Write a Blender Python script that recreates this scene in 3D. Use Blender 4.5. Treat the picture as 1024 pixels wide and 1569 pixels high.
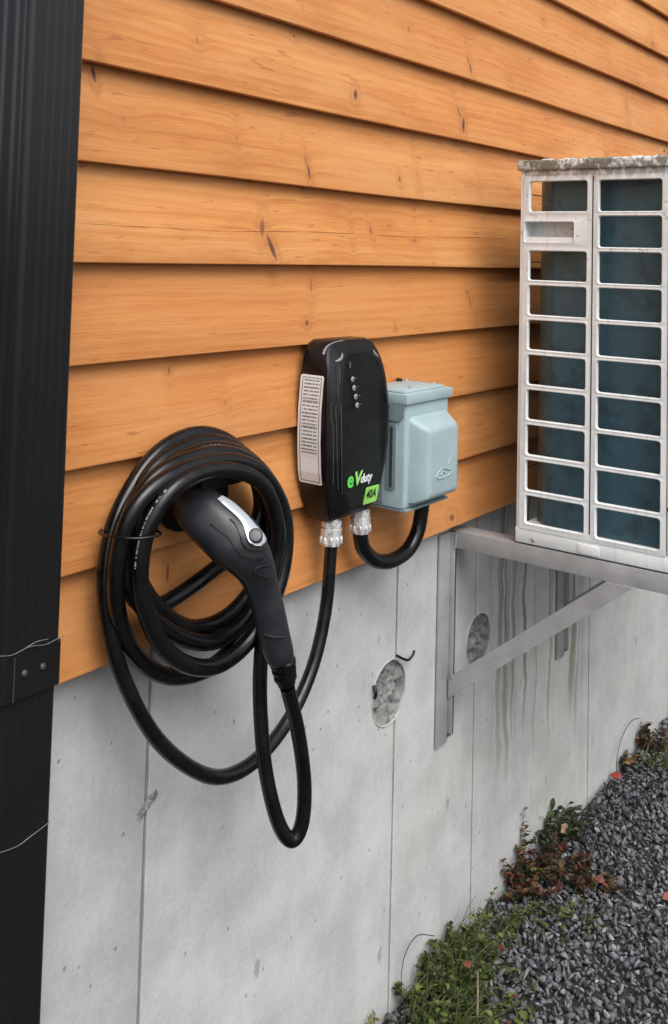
import bpy, bmesh, math, random
import numpy as np
from mathutils import Vector, Matrix, noise

for o in list(bpy.data.objects): bpy.data.objects.remove(o)
scene = bpy.context.scene
COL = scene.collection
H = 1.612                      # eye height above the gravel; all z below are written relative to the eye
R = math.radians

# ---------------------------------------------------------------- camera
cam_d = bpy.data.cameras.new('camera'); cam = bpy.data.objects.new('camera', cam_d); COL.objects.link(cam)
cam_d.sensor_fit = 'VERTICAL'; cam_d.sensor_height = 36; cam_d.lens = 35.49
cam_d.shift_y = -0.30997; cam_d.clip_start = 0.02; cam_d.clip_end = 500
rt = Vector((0.59641096, -0.80225543, 0.0260804)); up = -Vector((0.06240152, 0.01394807, -0.99795366)); bk = -Vector((0.80024997, 0.59681796, 0.05838074))
mw = Matrix((rt, up, bk)).transposed().to_4x4(); mw.translation = (0, -1.21875, H)
cam.matrix_world = mw
scene.camera = cam

# ---------------------------------------------------------------- sky, sun, exposure
SUN_EL, SUN_AZ = 52, 209       # overcast: soft light, azimuth clockwise from +Y
w = bpy.data.worlds.new('World'); scene.world = w; w.use_nodes = True
wn = w.node_tree; wn.nodes.clear()
sky = wn.nodes.new('ShaderNodeTexSky'); sky.sky_type = 'NISHITA'; sky.sun_disc = False
sky.sun_elevation = R(SUN_EL); sky.sun_rotation = R(SUN_AZ); sky.air_density = 1.0; sky.dust_density = 4.0
hs = wn.nodes.new('ShaderNodeHueSaturation'); hs.inputs['Saturation'].default_value = 0.26
bg = wn.nodes.new('ShaderNodeBackground'); bg.inputs['Strength'].default_value = 0.11
wo = wn.nodes.new('ShaderNodeOutputWorld')
wn.links.new(sky.outputs[0], hs.inputs['Color']); wn.links.new(hs.outputs[0], bg.inputs['Color']); wn.links.new(bg.outputs[0], wo.inputs['Surface'])
sd = bpy.data.lights.new('sun', 'SUN'); sd.energy = 1.3; sd.angle = R(50); sd.color = (1.0, 0.985, 0.965)
sun = bpy.data.objects.new('sun', sd); COL.objects.link(sun)
to_sun = Vector((math.sin(R(SUN_AZ))*math.cos(R(SUN_EL)), math.cos(R(SUN_AZ))*math.cos(R(SUN_EL)), math.sin(R(SUN_EL))))
sun.rotation_euler = to_sun.to_track_quat('Z', 'Y').to_euler(); sun.location = (0, -4, 6)
vs = scene.view_settings; vs.view_transform = 'Standard'; vs.look = 'None'; vs.gamma = 1.0; vs.use_curve_mapping = False
vs.exposure = 0.74
scene.render.film_transparent = False

# ---------------------------------------------------------------- material helpers
class NT:
    def __init__(s, name):
        s.m = bpy.data.materials.new(name); s.m.use_nodes = True; s.t = s.m.node_tree; s.t.nodes.clear()
        s.out = s.t.nodes.new('ShaderNodeOutputMaterial'); s.b = s.t.nodes.new('ShaderNodeBsdfPrincipled')
        s.t.links.new(s.b.outputs[0], s.out.inputs[0])
    def n(s, typ, **kw):
        nd = s.t.nodes.new(typ)
        for k, v in kw.items(): setattr(nd, k, v)
        return nd
    def put(s, sock, v):
        if hasattr(v, 'is_linked') or isinstance(v, bpy.types.NodeSocket): s.t.links.new(v, sock)
        elif isinstance(v, (tuple, list)) and len(v) == 3 and sock.type == 'RGBA': sock.default_value = (*v, 1)
        else: sock.default_value = v
    def math(s, op, a, b=0.0, c=0.0, clamp=False):
        nd = s.n('ShaderNodeMath', operation=op, use_clamp=clamp)
        s.put(nd.inputs[0], a); s.put(nd.inputs[1], b); s.put(nd.inputs[2], c); return nd.outputs[0]
    def mapr(s, v, a, b, c=0.0, d=1.0, smooth=True):
        nd = s.n('ShaderNodeMapRange'); nd.interpolation_type = 'SMOOTHSTEP' if smooth else 'LINEAR'
        for i, x in enumerate((v, a, b, c, d)): s.put(nd.inputs[i], x)
        return nd.outputs[0]
    def mix(s, f, a, b, blend='MIX'):
        nd = s.n('ShaderNodeMix', data_type='RGBA', blend_type=blend)
        s.put(nd.inputs[0], f); s.put(nd.inputs[6], a); s.put(nd.inputs[7], b); return nd.outputs[2]
    def pos(s):
        return s.n('ShaderNodeNewGeometry').outputs['Position']
    def sep(s, v):
        nd = s.n('ShaderNodeSeparateXYZ'); s.put(nd.inputs[0], v); return nd.outputs
    def comb(s, x, y, z):
        nd = s.n('ShaderNodeCombineXYZ'); s.put(nd.inputs[0], x); s.put(nd.inputs[1], y); s.put(nd.inputs[2], z); return nd.outputs[0]
    def noise(s, v, scale, detail=4, rough=0.55, dist=0.0):
        nd = s.n('ShaderNodeTexNoise'); s.put(nd.inputs['Vector'], v); nd.inputs['Scale'].default_value = scale
        nd.inputs['Detail'].default_value = detail; nd.inputs['Roughness'].default_value = rough; nd.inputs['Distortion'].default_value = dist
        return nd.outputs['Fac']
    def voro(s, v, scale, feature='F1', rnd=1.0):
        nd = s.n('ShaderNodeTexVoronoi', feature=feature); s.put(nd.inputs['Vector'], v); nd.inputs['Scale'].default_value = scale
        nd.inputs['Randomness'].default_value = rnd; return nd
    def bump(s, h, strength=0.3, dist=0.002):
        nd = s.n('ShaderNodeBump'); s.put(nd.inputs['Height'], h); nd.inputs['Strength'].default_value = strength; nd.inputs['Distance'].default_value = dist
        s.t.links.new(nd.outputs[0], s.b.inputs['Normal'])
    def bsdf(s, color=None, rough=None, metal=None, spec=None):
        if color is not None: s.put(s.b.inputs['Base Color'], color)
        if rough is not None: s.put(s.b.inputs['Roughness'], rough)
        if metal is not None: s.put(s.b.inputs['Metallic'], metal)
        if spec is not None: s.put(s.b.inputs['Specular IOR Level'], spec)
        return s.m

def plain(name, col, rough=0.5, metal=0.0, spec=0.5, var=0.25, scale=30, bump=0.0, bscale=200, rvar=0.1):
    t = NT(name); p = t.pos()
    n1 = t.noise(p, scale, 5); n2 = t.noise(p, scale*7, 3)
    f = t.math('ADD', t.math('MULTIPLY', n1, 0.7), t.math('MULTIPLY', n2, 0.3))
    c = t.mix(t.mapr(f, 0.3, 0.7), tuple(x*(1-var) for x in col), tuple(min(1, x*(1+var)) for x in col))
    t.bsdf(c, t.mapr(n1, 0.3, 0.7, max(0.02, rough-rvar), min(1, rough+rvar)), metal, spec)
    if bump: t.bump(t.noise(p, bscale, 4), bump, 0.001)
    return t.m

def wood_material(zlo, zhi):
    t = NT('stained_spruce'); p = t.pos(); x, y, z = t.sep(p)
    rnd = t.n('ShaderNodeObjectInfo').outputs['Random']
    off = t.math('MULTIPLY', rnd, 37.0)
    # knots: x, z (eye relative), rx, rz, tilt, darkness of the core
    K = [(1.384, .043, .008, .020, -.2, .55), (1.405, .008, .0065, .026, .42, .95), (1.204, .352, .007, .014, 0, .30), (.994, .262, .0045, .014, .2, 1.0),
         (1.658, .324, .007, .013, -.35, .9), (2.085, .345, .006, .022, .35, .5), (2.100, .314, .007, .020, -.3, 1.0), (1.509, .154, .0045, .016, .1, .8), (1.503, .175, .003, .02, .1, .4),
         (2.129, .455, .006, .02, 0, .5), (2.122, .475, .004, .02, .1, .4), (3.178, .505, .008, .05, 0, .35), (1.902, .176, .006, .04, .05, .25), (1.828, .164, .005, .009, 0, .6),
         (1.518, -.133, .006, .006, 0, .8), (1.541, -.062, .005, .026, -.12, .35), (2.157, -.106, .006, .03, .25, .35), (2.145, -.086, .004, .005, 0, .6), (1.172, -.197, .004, .012, 0, .4),
         (1.31, .197, .004, .016, 0, .3), (1.182, -.522, .005, .022, -.15, .45), (2.076, -.602, .012, .010, 0, .6), (1.73, .05, .004, .014, .3, .5), (1.90, .034, .008, .004, .3, .5), (1.66, .055, .004, .02, 0, .2),
         (2.188, .183, .004, .012, 0, .3), (2.336, .463, .008, .012, 0, .3), (1.82, -.155, .004, .004, 0, .5), (1.62, -.23, .004, .01, 0, .3), (1.47, .41, .005, .006, 0, .4), (1.86, .5, .01, .01, .3, .35), (2.55, .66, .01, .01, 0, .4), (1.05, .20, .012, .010, 0, .25),
         (1.80, -.235, .007, .02, .2, .25), (2.08, -.38, .006, .014, 0, .35), (1.30, -.26, .005, .01, 0, .3), (3.4, .75, .01, .02, 0, .4), (3.0, .33, .008, .02, 0, .3), (1.435, .21, .003, .004, 0, .35)]
    core = halo = ring = None
    K = [k for k in K if zlo-.03 < k[1] < zhi+.03] or [(1.3, (zlo+zhi)/2, .004, .008, 0, .2)]
    for (kx, kz, rx, rz, tl, dk) in K:
        dx = t.math('SUBTRACT', x, kx); dz = t.math('SUBTRACT', z, kz + H)
        rx, rz = rx*1.3, rz*1.25; c, s_ = math.cos(tl), math.sin(tl)
        a = t.math('ADD', t.math('MULTIPLY', dx, c/rx), t.math('MULTIPLY', dz, s_/rx))
        b = t.math('ADD', t.math('MULTIPLY', dx, -s_/rz), t.math('MULTIPLY', dz, c/rz))
        d2 = t.math('ADD', t.math('MULTIPLY', a, a), t.math('MULTIPLY', b, b))
        k1 = t.math('MULTIPLY', t.math('EXPONENT', t.math('MULTIPLY', d2, -2.2)), dk)
        k2 = t.math('EXPONENT', t.math('MULTIPLY', d2, -0.16))
        k3 = t.math('MULTIPLY', t.math('EXPONENT', t.math('MULTIPLY', t.math('POWER', t.math('SUBTRACT', t.math('SQRT', d2), 1.7), 2), -5.0)), dk)
        ring = k3 if ring is None else t.math('MAXIMUM', ring, k3)
        core = k1 if core is None else t.math('MAXIMUM', core, k1)
        halo = k2 if halo is None else t.math('MAXIMUM', halo, k2)
    wob = t.noise(t.comb(t.math('ADD', t.math('MULTIPLY', x, 1.3), off), rnd, t.math('MULTIPLY', z, 5)), 1.0, 3)
    gz = t.math('ADD', t.math('ADD', t.math('MULTIPLY', z, 1.0), t.math('MULTIPLY', halo, 0.010)), t.math('MULTIPLY', wob, 0.035))
    def grain(sx, sz, det, ro=.6): return t.noise(t.comb(t.math('ADD', t.math('MULTIPLY', x, sx), off), off, t.math('MULTIPLY', gz, sz)), 1.0, det, ro)
    g1 = grain(1.2, 26, 5); g2 = grain(5, 210, 6, .7); g3 = grain(14, 430, 4, .7); blot = grain(2.6, 9, 4)
    rings = t.math('SINE', t.math('ADD', t.math('MULTIPLY', gz, 330), t.math('MULTIPLY', g1, 14)))
    v = t.math('ADD', t.math('ADD', t.math('MULTIPLY', g1, .40), t.math('MULTIPLY', g2, .38)), t.math('ADD', t.math('MULTIPLY', g3, .27), t.math('MULTIPLY', rings, .035)))
    cr = t.n('ShaderNodeValToRGB'); t.put(cr.inputs[0], v); e = cr.color_ramp.elements
    e[0].position = .31; e[0].color = (.36, .114, .028, 1); e[1].position = .64; e[1].color = (.71, .322, .104, 1)
    m = e.new(.46); m.color = (.555, .203, .053, 1)
    col = cr.outputs[0]
    col = t.mix(t.mapr(blot, .38, .72, 0, .42), col, (.71, .345, .125))
    pale = t.noise(t.comb(t.math('ADD', t.math('MULTIPLY', x, 1.6), off), 4.2, t.math('MULTIPLY', z, 7)), 1.0, 5, .62)
    col = t.mix(t.mapr(pale, .48, .68, 0, .36), col, (.74, .41, .18))
    lite = t.math('FRACT', t.math('MULTIPLY', rnd, 7.31))
    col = t.mix(t.math('MULTIPLY', lite, .14), col, (.74, .39, .165))
    col = t.mix(t.mapr(blot, .52, .25, 0, .55), col, (.44, .155, .040))
    col = t.mix(t.math('MULTIPLY', rnd, .40), col, (.45, .145, .034))
    # long drying checks that follow the grain
    crack = None
    CR = ((.0415, .9, 2.6, .012, .8), (.452, 1.5, 3.2, .01, .55), (.338, 2.05, 3.0, -.02, .45), (.188, .95, 1.5, -.01, .35), (-.49, .9, 1.25, .02, .4), (.375, .93, 1.3, .0, .45), (.62, 2.2, 3.4, 0, .4), (-.275, 1.1, 1.5, .03, .3), (.345, 1.1, 2.0, -.01, .35))
    CR = [c for c in CR if zlo-.01 < c[0] < zhi+.01] or [(zlo+.07, 2.0, 3.0, 0, .2)]
    for (z0, x0, x1, sl, am) in CR:
        ln = t.math('ABSOLUTE', t.math('SUBTRACT', t.math('ADD', t.math('ADD', z, t.math('MULTIPLY', x, -sl)), t.math('MULTIPLY', t.math('SUBTRACT', wob, .5), .03)), z0 + H - sl*(x0+x1)/2))
        mk = t.math('MULTIPLY', t.mapr(ln, .0016, .0003), t.math('MULTIPLY', t.mapr(x, x0, x0+.15), t.mapr(x, x1, x1-.2)))
        mk = t.math('MULTIPLY', t.math('MULTIPLY', mk, am), t.mapr(t.noise(t.comb(t.math('MULTIPLY', x, 9), 0, z0*50), 1.0, 3), .35, .6))
        crack = mk if crack is None else t.math('MAXIMUM', crack, mk)
    col = t.mix(t.math('MULTIPLY', crack, .75), col, (.12, .035, .012))
    pick = t.mapr(t.noise(t.comb(t.math('MULTIPLY', x, 18), off, t.math('MULTIPLY', z, 120)), 1.0, 4), .63, .72)
    col = t.mix(t.math('MULTIPLY', pick, .60), col, (.33, .115, .035))
    col = t.mix(t.math('MULTIPLY', halo, .30), col, (.48, .19, .06))
    col = t.mix(t.math('MULTIPLY', ring, .28), col, (.33, .115, .035))
    col = t.mix(t.mapr(core, .12, .42), col, (.26, .10, .045))
    col = t.mix(t.mapr(core, .50, .95, 0, .85), col, (.055, .04, .036))
    t.bsdf(col, t.mapr(g2, .3, .7, .50, .68), 0, .35)
    hgt = t.math('SUBTRACT', t.math('ADD', t.math('MULTIPLY', g2, .6), t.math('MULTIPLY', g3, .35)), t.math('ADD', t.math('MULTIPLY', crack, .8), t.math('MULTIPLY', core, 1.2)))
    t.bump(hgt, .55, .0016)
    return t.m

def concrete_material(name='cast_concrete', tone=1.0):
    t = NT(name); p = t.pos(); x, y, z = t.sep(p)
    rnd = t.n('ShaderNodeObjectInfo').outputs['Random']
    big = t.noise(p, 2.3, 6, .6); mid = t.noise(p, 9, 6, .62); fine = t.noise(p, 120, 4, .6); vert = t.noise(t.comb(t.math('MULTIPLY', x, 34), y, t.math('MULTIPLY', z, 2.2)), 1.0, 5, .6)
    v = t.math('ADD', t.math('ADD', t.math('MULTIPLY', big, .26), t.math('MULTIPLY', mid, .42)), t.math('ADD', t.math('MULTIPLY', vert, .10), t.math('MULTIPLY', fine, .22)))
    a = tuple(c*tone for c in (.385, .391, .393)); b = tuple(c*tone for c in (.53, .535, .532))
    col = t.mix(t.mapr(v, .38, .62), a, b)
    col = t.mix(t.math('MULTIPLY', rnd, .12), col, (.40, .40, .385))
    # warm/greenish algae film low on the wall
    film = t.math('MULTIPLY', t.mapr(t.noise(p, 3.1, 5), .45, .68), t.mapr(x, 1.5, 2.4, .25, 1.0))
    film = t.math('MULTIPLY', film, t.mapr(z, H-.75, H-1.15))
    col = t.mix(t.math('MULTIPLY', film, .26), col, (.47, .46, .35))
    # pale lime bloom
    bloom = t.mapr(t.noise(t.comb(x, 3.7, t.math('MULTIPLY', z, .8)), 5.5, 6, .65), .56, .76)
    col = t.mix(t.math('MULTIPLY', bloom, .22), col, (.64, .64, .63))
    # run-off streaks from the drip line of the heat pump
    wx = t.math('ADD', x, t.math('MULTIPLY', t.math('SUBTRACT', t.noise(t.comb(t.math('MULTIPLY', x, 3), 0, t.math('MULTIPLY', z, 4.5)), 1.0, 3), .5), .085))
    st = t.noise(t.comb(t.math('MULTIPLY', wx, 27), 1.3, t.math('MULTIPLY', z, .55)), 1.0, 3, .55)
    st = t.math('MULTIPLY', t.mapr(st, .50, .585), t.math('MULTIPLY', t.mapr(x, 2.30, 2.44), t.mapr(x, 2.97, 2.86)))
    low = t.mapr(t.math('ADD', z, t.math('MULTIPLY', t.noise(t.comb(t.math('MULTIPLY', x, 20), 0, 0), 1.0, 2), .35)), H-1.22, H-1.02)
    st = t.math('MULTIPLY', st, low)
    col = t.mix(t.math('MULTIPLY', st, .78), col, t.mix(t.mapr(z, H-.95, H-1.3), (.11, .107, .10), (.25, .235, .14)))
    # bug holes, slightly stretched
    vo = t.voro(t.comb(t.math('MULTIPLY', x, 1.5), y, z), 26); sparse = t.mapr(t.voro(t.comb(t.math('MULTIPLY', x, 1.5), y, z), 26).outputs['Color'], .86, .88)
    sc = t.n('ShaderNodeSeparateColor'); t.put(sc.inputs[0], vo.outputs['Color'])
    hole = t.math('MULTIPLY', t.mapr(vo.outputs['Distance'], .13, .06), t.mapr(sc.outputs[0], .66, .70))
    vo2 = t.voro(t.comb(t.math('MULTIPLY', x, 1.2), y, t.math('MULTIPLY', z, .55)), 11); sc2 = t.n('ShaderNodeSeparateColor'); t.put(sc2.inputs[0], vo2.outputs['Color'])
    hole2 = t.math('MULTIPLY', t.mapr(t.math('ADD', vo2.outputs['Distance'], t.math('MULTIPLY', t.noise(p, 60, 3), .12)), .20, .10), t.mapr(sc2.outputs[1], .72, .76))
    hl = t.math('MAXIMUM', hole, t.math('MULTIPLY', hole2, .8))
    col = t.mix(t.math('MULTIPLY', hl, .65), col, (.17, .165, .16))
    # rubbed smudges in vertical runs
    sm = t.math('MULTIPLY', t.mapr(t.noise(t.comb(t.math('MULTIPLY', x, 7), 5, t.math('MULTIPLY', z, 14)), 1.0, 6, .7), .60, .74), t.mapr(t.noise(t.comb(t.math('MULTIPLY', x, 2.2), 8, 0), 1.0, 2), .48, .6))
    col = t.mix(t.math('MULTIPLY', sm, .35), col, (.24, .24, .235))
    t.bsdf(col, t.mapr(mid, .3, .7, .72, .9), 0, .3)
    t.bump(t.math('SUBTRACT', t.math('ADD', t.math('MULTIPLY', mid, .5), t.math('MULTIPLY', fine, .3)), t.math('MULTIPLY', hl, 1.2)), .35, .003)
    return t.m

def ac_paint():
    t = NT('weathered_white_paint'); p = t.pos(); x, y, z = t.sep(p)
    n = t.noise(p, 14, 6, .65); f = t.noise(p, 75, 5, .7); stv = t.noise(t.comb(x, t.math('MULTIPLY', y, 60), t.math('MULTIPLY', z, 3)), 1.0, 4)
    col = t.mix(t.mapr(n, .35, .68), (.66, .685, .685), (.76, .78, .775))
    col = t.mix(t.mapr(stv, .52, .75, 0, .38), col, (.42, .41, .36))
    topm = t.mapr(z, H+.165, H+.212)
    gr = t.math('MULTIPLY', t.mapr(t.math('ADD', t.math('MULTIPLY', n, .45), t.math('MULTIPLY', f, .55)), .43, .54), topm)
    col = t.mix(t.math('MULTIPLY', gr, .9), col, t.mix(t.mapr(f, .45, .6), (.050, .047, .028), (.17, .155, .095)))
    gr2 = t.math('MULTIPLY', t.mapr(t.math('ADD', t.math('MULTIPLY', f, .6), t.math('MULTIPLY', n, .4)), .545, .66), t.mapr(z, H-.25, H+.19, .22, 1.0))
    col = t.mix(t.math('MULTIPLY', gr2, .7), col, (.20, .18, .13))
    t.bsdf(col, .5, 0, .4); t.bump(t.math('ADD', t.math('MULTIPLY', gr, .6), t.math('MULTIPLY', f, .2)), .35, .002)
    return t.m

def attr_material(name, rough=.7, spec=.3, trans=0.0, nscale=60, namp=.35):
    t = NT(name); at = t.n('ShaderNodeAttribute', attribute_name='tint'); p = t.pos()
    n = t.noise(p, nscale, 4, .65)
    c = t.mix(t.mapr(n, .3, .7, 0, namp), at.outputs['Color'], t.mix(1.0, at.outputs['Color'], (.55, .55, .55), 'MULTIPLY'))
    t.bsdf(c, rough, 0, spec)
    if trans:
        tr = t.n('ShaderNodeBsdfTranslucent'); t.put(tr.inputs[0], c); mx = t.n('ShaderNodeMixShader'); mx.inputs[0].default_value = trans
        t.t.links.new(t.b.outputs[0], mx.inputs[1]); t.t.links.new(tr.outputs[0], mx.inputs[2]); t.t.links.new(mx.outputs[0], t.out.inputs[0])
    else: t.bump(n, .4, .002)
    return t.m

def fins_material():
    t = NT('coated_aluminium_fins'); p = t.pos(); x, y, z = t.sep(p)
    ln = t.math('SINE', t.math('MULTIPLY', z, 1900)); dirt = t.noise(p, 22, 5, .65)
    c = t.mix(t.mapr(ln, -1.6, 1.6), (.048, .100, .132), (.100, .195, .250))
    c = t.mix(t.mapr(dirt, .45, .72, 0, .6), c, (.040, .055, .052))
    deb = t.mapr(t.noise(t.comb(t.math('MULTIPLY', x, 1), t.math('MULTIPLY', y, 1), t.math('MULTIPLY', z, .6)), 95, 3), .74, .80)
    c = t.mix(t.math('MULTIPLY', deb, .5), c, (.4, .42, .38))
    t.bsdf(c, .34, .45, .5); t.bump(ln, .12, .0006)
    return t.m

def label_material():
    t = NT('printed_rating_label'); uv = t.n('ShaderNodeUVMap').outputs[0]; u, v, _ = t.sep(uv)
    # u 0..1 across (7 cm scale), v 0..1 up
    edge = t.math('MINIMUM', t.math('MINIMUM', u, t.math('SUBTRACT', 1, u)), t.math('MULTIPLY', t.math('MINIMUM', v, t.math('SUBTRACT', 1, v)), 4.0))
    frame = t.math('MULTIPLY', t.mapr(edge, .07, .09), t.mapr(edge, .13, .11))
    inside = t.mapr(edge, .15, .17)
    row = t.math('FRACT', t.math('MULTIPLY', v, 30)); line = t.math('MULTIPLY', t.mapr(row, .25, .4), t.mapr(row, .85, .7))
    words = t.mapr(t.noise(t.comb(t.math('MULTIPLY', u, 16), t.math('FLOOR', t.math('MULTIPLY', v, 30)), 0), 1.0, 2), .40, .50)
    blk = t.mapr(t.noise(t.comb(0, t.math('MULTIPLY', t.math('FLOOR', t.math('MULTIPLY', v, 17)), 3.7), 0), 1.0, 0), .36, .40)
    rule = t.mapr(t.math('ABSOLUTE', t.math('SUBTRACT', t.math('FRACT', t.math('MULTIPLY', v, 8.5)), .5)), .05, .03)
    txt = t.math('MULTIPLY', t.math('MAXIMUM', t.math('MULTIPLY', t.math('MULTIPLY', line, words), blk), t.math('MULTIPLY', rule, .8)), inside)
    txt = t.math('MULTIPLY', txt, t.mapr(v, .25, .26))            # the square code at the foot of the label is left out
    ink = t.math('MAXIMUM', t.math('MULTIPLY', txt, .85), t.math('MULTIPLY', frame, .75))
    c = t.mix(ink, (.66, .69, .71), (.05, .05, .05))
    return t.bsdf(c, .45, 0, .4)

M = {}
M['concrete'] = concrete_material()
M['joint'] = plain('joint_mortar', (.05, .049, .048), .95, var=.4)
M['patch'] = plain('crumpled_mortar', (.19, .19, .185), .85, var=.5, scale=45, bump=.5, bscale=90)
M['rough_concrete'] = plain('rough_spalled_concrete', (.20, .20, .195), .9, var=.6, scale=70, bump=.9, bscale=120)
M['foam'] = plain('white_sealant', (.42, .42, .405), .7, var=.15, bump=.3)
M['black_metal'] = plain('black_coated_steel', (.008, .008, .009), .27, 0, .45, var=.08, scale=12, rvar=.02)
M['black_plastic'] = plain('matte_black_plastic', (.006, .006, .0064), .42, 0, .32, var=.2, bump=.08, bscale=900)
M['black_gloss'] = plain('satin_black_plastic', (.0035, .0035, .004), .33, 0, .35, var=.2)
M['grip'] = plain('soft_grip_plastic', (.019, .020, .024), .38, 0, .45, var=.2, bump=.06, bscale=700)
M['rubber'] = plain('black_cable_rubber', (.004, .004, .0046), .27, 0, .45, var=.3, scale=25, bump=.05, bscale=400)
M['dark_trim'] = plain('charcoal_trim', (.045, .046, .05), .4, var=.2)
M['seam'] = plain('dark_seam', (.004, .004, .005), .6, var=.1)
M['grey_trim'] = plain('grey_trim', (.20, .20, .21), .4, var=.15)
M['silver'] = plain('silver_paint', (.50, .54, .58), .32, .35, .5, var=.08)
M['button'] = plain('grey_button', (.10, .11, .12), .5, var=.1)
M['led'] = plain('frosted_indicator', (.33, .34, .36), .35, var=.15)
M['green'] = plain('green_print', (.10, .62, .09), .45, var=.08)
M['lime'] = plain('lime_sticker', (.33, .72, .14), .45, var=.08)
M['white_print'] = plain('white_print', (.72, .74, .76), .5, var=.05)
M['cable_print'] = plain('worn_white_print', (.34, .35, .36), .6, var=.3, scale=150)
M['ink'] = plain('black_print', (.012, .012, .012), .5, var=.1)
M['label'] = label_material()
M['nickel'] = plain('cast_nickel', (.70, .70, .70), .34, .45, .5, var=.3, scale=90, bump=.25, bscale=160)
M['box'] = plain('pale_blue_grey_paint', (.315, .41, .43), .48, 0, .45, var=.07, scale=16, bump=.1, bscale=350)
M['box_side'] = plain('darker_grey_blue', (.20, .255, .275), .5, .1, .45, var=.10, scale=20, bump=.12, bscale=300)  # darker version of the box colour
M['shaded_steel'] = plain('steel_with_painted_shade', (.10, .10, .10), .6, .1, .4, var=.2)  # bracket steel darkened: shade painted into the back flange colour
M['zinc'] = plain('zinc_screw', (.55, .55, .55), .35, .7, var=.15)
M['steel'] = plain('dull_grey_painted_steel', (.34, .337, .335), .5, .15, .45, var=.12, scale=18, bump=.12, bscale=260)
M['ac'] = ac_paint()
M['fins'] = fins_material()
M['ac_dark'] = plain('dark_unit_interior', (.02, .02, .022), .7, var=.2)
M['stone'] = attr_material('crushed_stone', .95, .12, 0, 120, .6)
M['leaf'] = attr_material('leaf', .55, .35, .3, 40, .4)
M['soil'] = plain('dark_soil', (.040, .037, .034), .95, var=.5, scale=35, bump=.6, bscale=60)
M['twig'] = plain('dry_twig', (.06, .045, .035), .85, var=.4, scale=60)
M['wire'] = plain('pale_thin_wire', (.19, .19, .195), .45, .4, var=.1)
M['moss'] = plain('yellow_green_moss', (.17, .15, .045), .95, var=.5, scale=120, bump=.8, bscale=200)

# ---------------------------------------------------------------- object helpers
def thing(name, label, cat, loc, group=None):
    o = bpy.data.objects.new(name, None); COL.objects.link(o); o.location = (loc[0], loc[1], loc[2]+H); o.empty_display_size = .05
    o['label'] = label; o['category'] = cat
    if group: o['group'] = group
    bpy.context.view_layer.update()
    return o
def worldmat(o):
    m = Matrix.Translation(o.location)
    return m if o.parent is None else worldmat(o.parent) @ o.matrix_parent_inverse @ m
def adopt(o, parent):
    o.parent = parent; o.matrix_parent_inverse = worldmat(parent).inverted(); return o
def finish(name, me, mat, parent=None, smooth=None, label=None):
    o = bpy.data.objects.new(name, me); COL.objects.link(o)
    for m in (mat if isinstance(mat, list) else [mat]): me.materials.append(m)
    if smooth is not None:
        me.shade_smooth()
        if smooth < 180: me.set_sharp_from_angle(angle=R(smooth))
    if parent: adopt(o, parent)
    if label: o['label'] = label
    return o
def mk(name, vs_, fs, mat, parent=None, smooth=None, label=None):
    me = bpy.data.meshes.new(name); me.from_pydata([(v[0], v[1], v[2]+H) for v in vs_], [], fs); me.update()
    return finish(name, me, mat, parent, smooth, label)
def from_bm(name, bm, mat, parent=None, smooth=None, label=None):
    bmesh.ops.translate(bm, verts=bm.verts, vec=(0, 0, H)); bmesh.ops.recalc_face_normals(bm, faces=bm.faces)
    me = bpy.data.meshes.new(name); bm.to_mesh(me); bm.free()
    return finish(name, me, mat, parent, smooth, label)
def bx(bm, x0, x1, y0, y1, z0, z1, bev=0.0, seg=2):
    b2 = bmesh.new(); r = bmesh.ops.create_cube(b2, size=1)
    bmesh.ops.scale(b2, vec=(abs(x1-x0), abs(y1-y0), abs(z1-z0)), verts=b2.verts)
    bmesh.ops.translate(b2, vec=((x0+x1)/2, (y0+y1)/2, (z0+z1)/2), verts=b2.verts)
    if bev: bmesh.ops.bevel(b2, geom=b2.edges[:], offset=bev, segments=seg, affect='EDGES', profile=.5)
    me = bpy.data.meshes.new('tmp'); b2.to_mesh(me); b2.free(); bm.from_mesh(me); bpy.data.meshes.remove(me)
def box(name, x0, x1, y0, y1, z0, z1, mat, parent=None, bev=0.0, seg=2, label=None):
    bm = bmesh.new(); bx(bm, x0, x1, y0, y1, z0, z1, bev, seg); return from_bm(name, bm, mat, parent, 40 if bev else None, label)
def catmull(P, n=8):
    P = [Vector(p) for p in P]; out = []
    Q = [P[0]*2-P[1]] + P + [P[-1]*2-P[-2]]
    for i in range(1, len(Q)-2):
        p0, p1, p2, p3 = Q[i-1:i+3]
        for k in range(n):
            t = k/n; out.append(.5*((2*p1)+(p2-p0)*t+(2*p0-5*p1+4*p2-p3)*t*t+(3*p1-p0-3*p2+p3)*t**3))
    out.append(P[-1]); return out
def frames(P):
    T = []
    for i in range(len(P)):
        a = P[max(0, i-1)]; b = P[min(len(P)-1, i+1)]; T.append((b-a).normalized())
    n = T[0].orthogonal().normalized(); N = [n]
    for i in range(1, len(P)):
        n = N[-1] - T[i]*N[-1].dot(T[i]); N.append(n.normalized())
    return T, N
def sweep(P, rad, seg=12, caps=True):
    P = [Vector(p) for p in P]; T, N = frames(P); vs_, fs = [], []
    for i, p in enumerate(P):
        r = rad[i] if hasattr(rad, '__len__') else rad; B = T[i].cross(N[i])
        for k in range(seg):
            a = 2*math.pi*k/seg; vs_.append(p+(N[i]*math.cos(a)+B*math.sin(a))*r)
    for i in range(len(P)-1):
        for k in range(seg):
            a, b = i*seg+k, i*seg+(k+1) % seg; fs.append((a, b, b+seg, a+seg))
    if caps: fs.append(tuple(range(seg))[::-1]); fs.append(tuple((len(P)-1)*seg+k for k in range(seg)))
    return vs_, fs
def tube(name, P, rad, mat, parent=None, seg=12, sm=60, label=None):
    v, f = sweep(P, rad, seg); return mk(name, v, f, mat, parent, sm, label)
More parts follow.
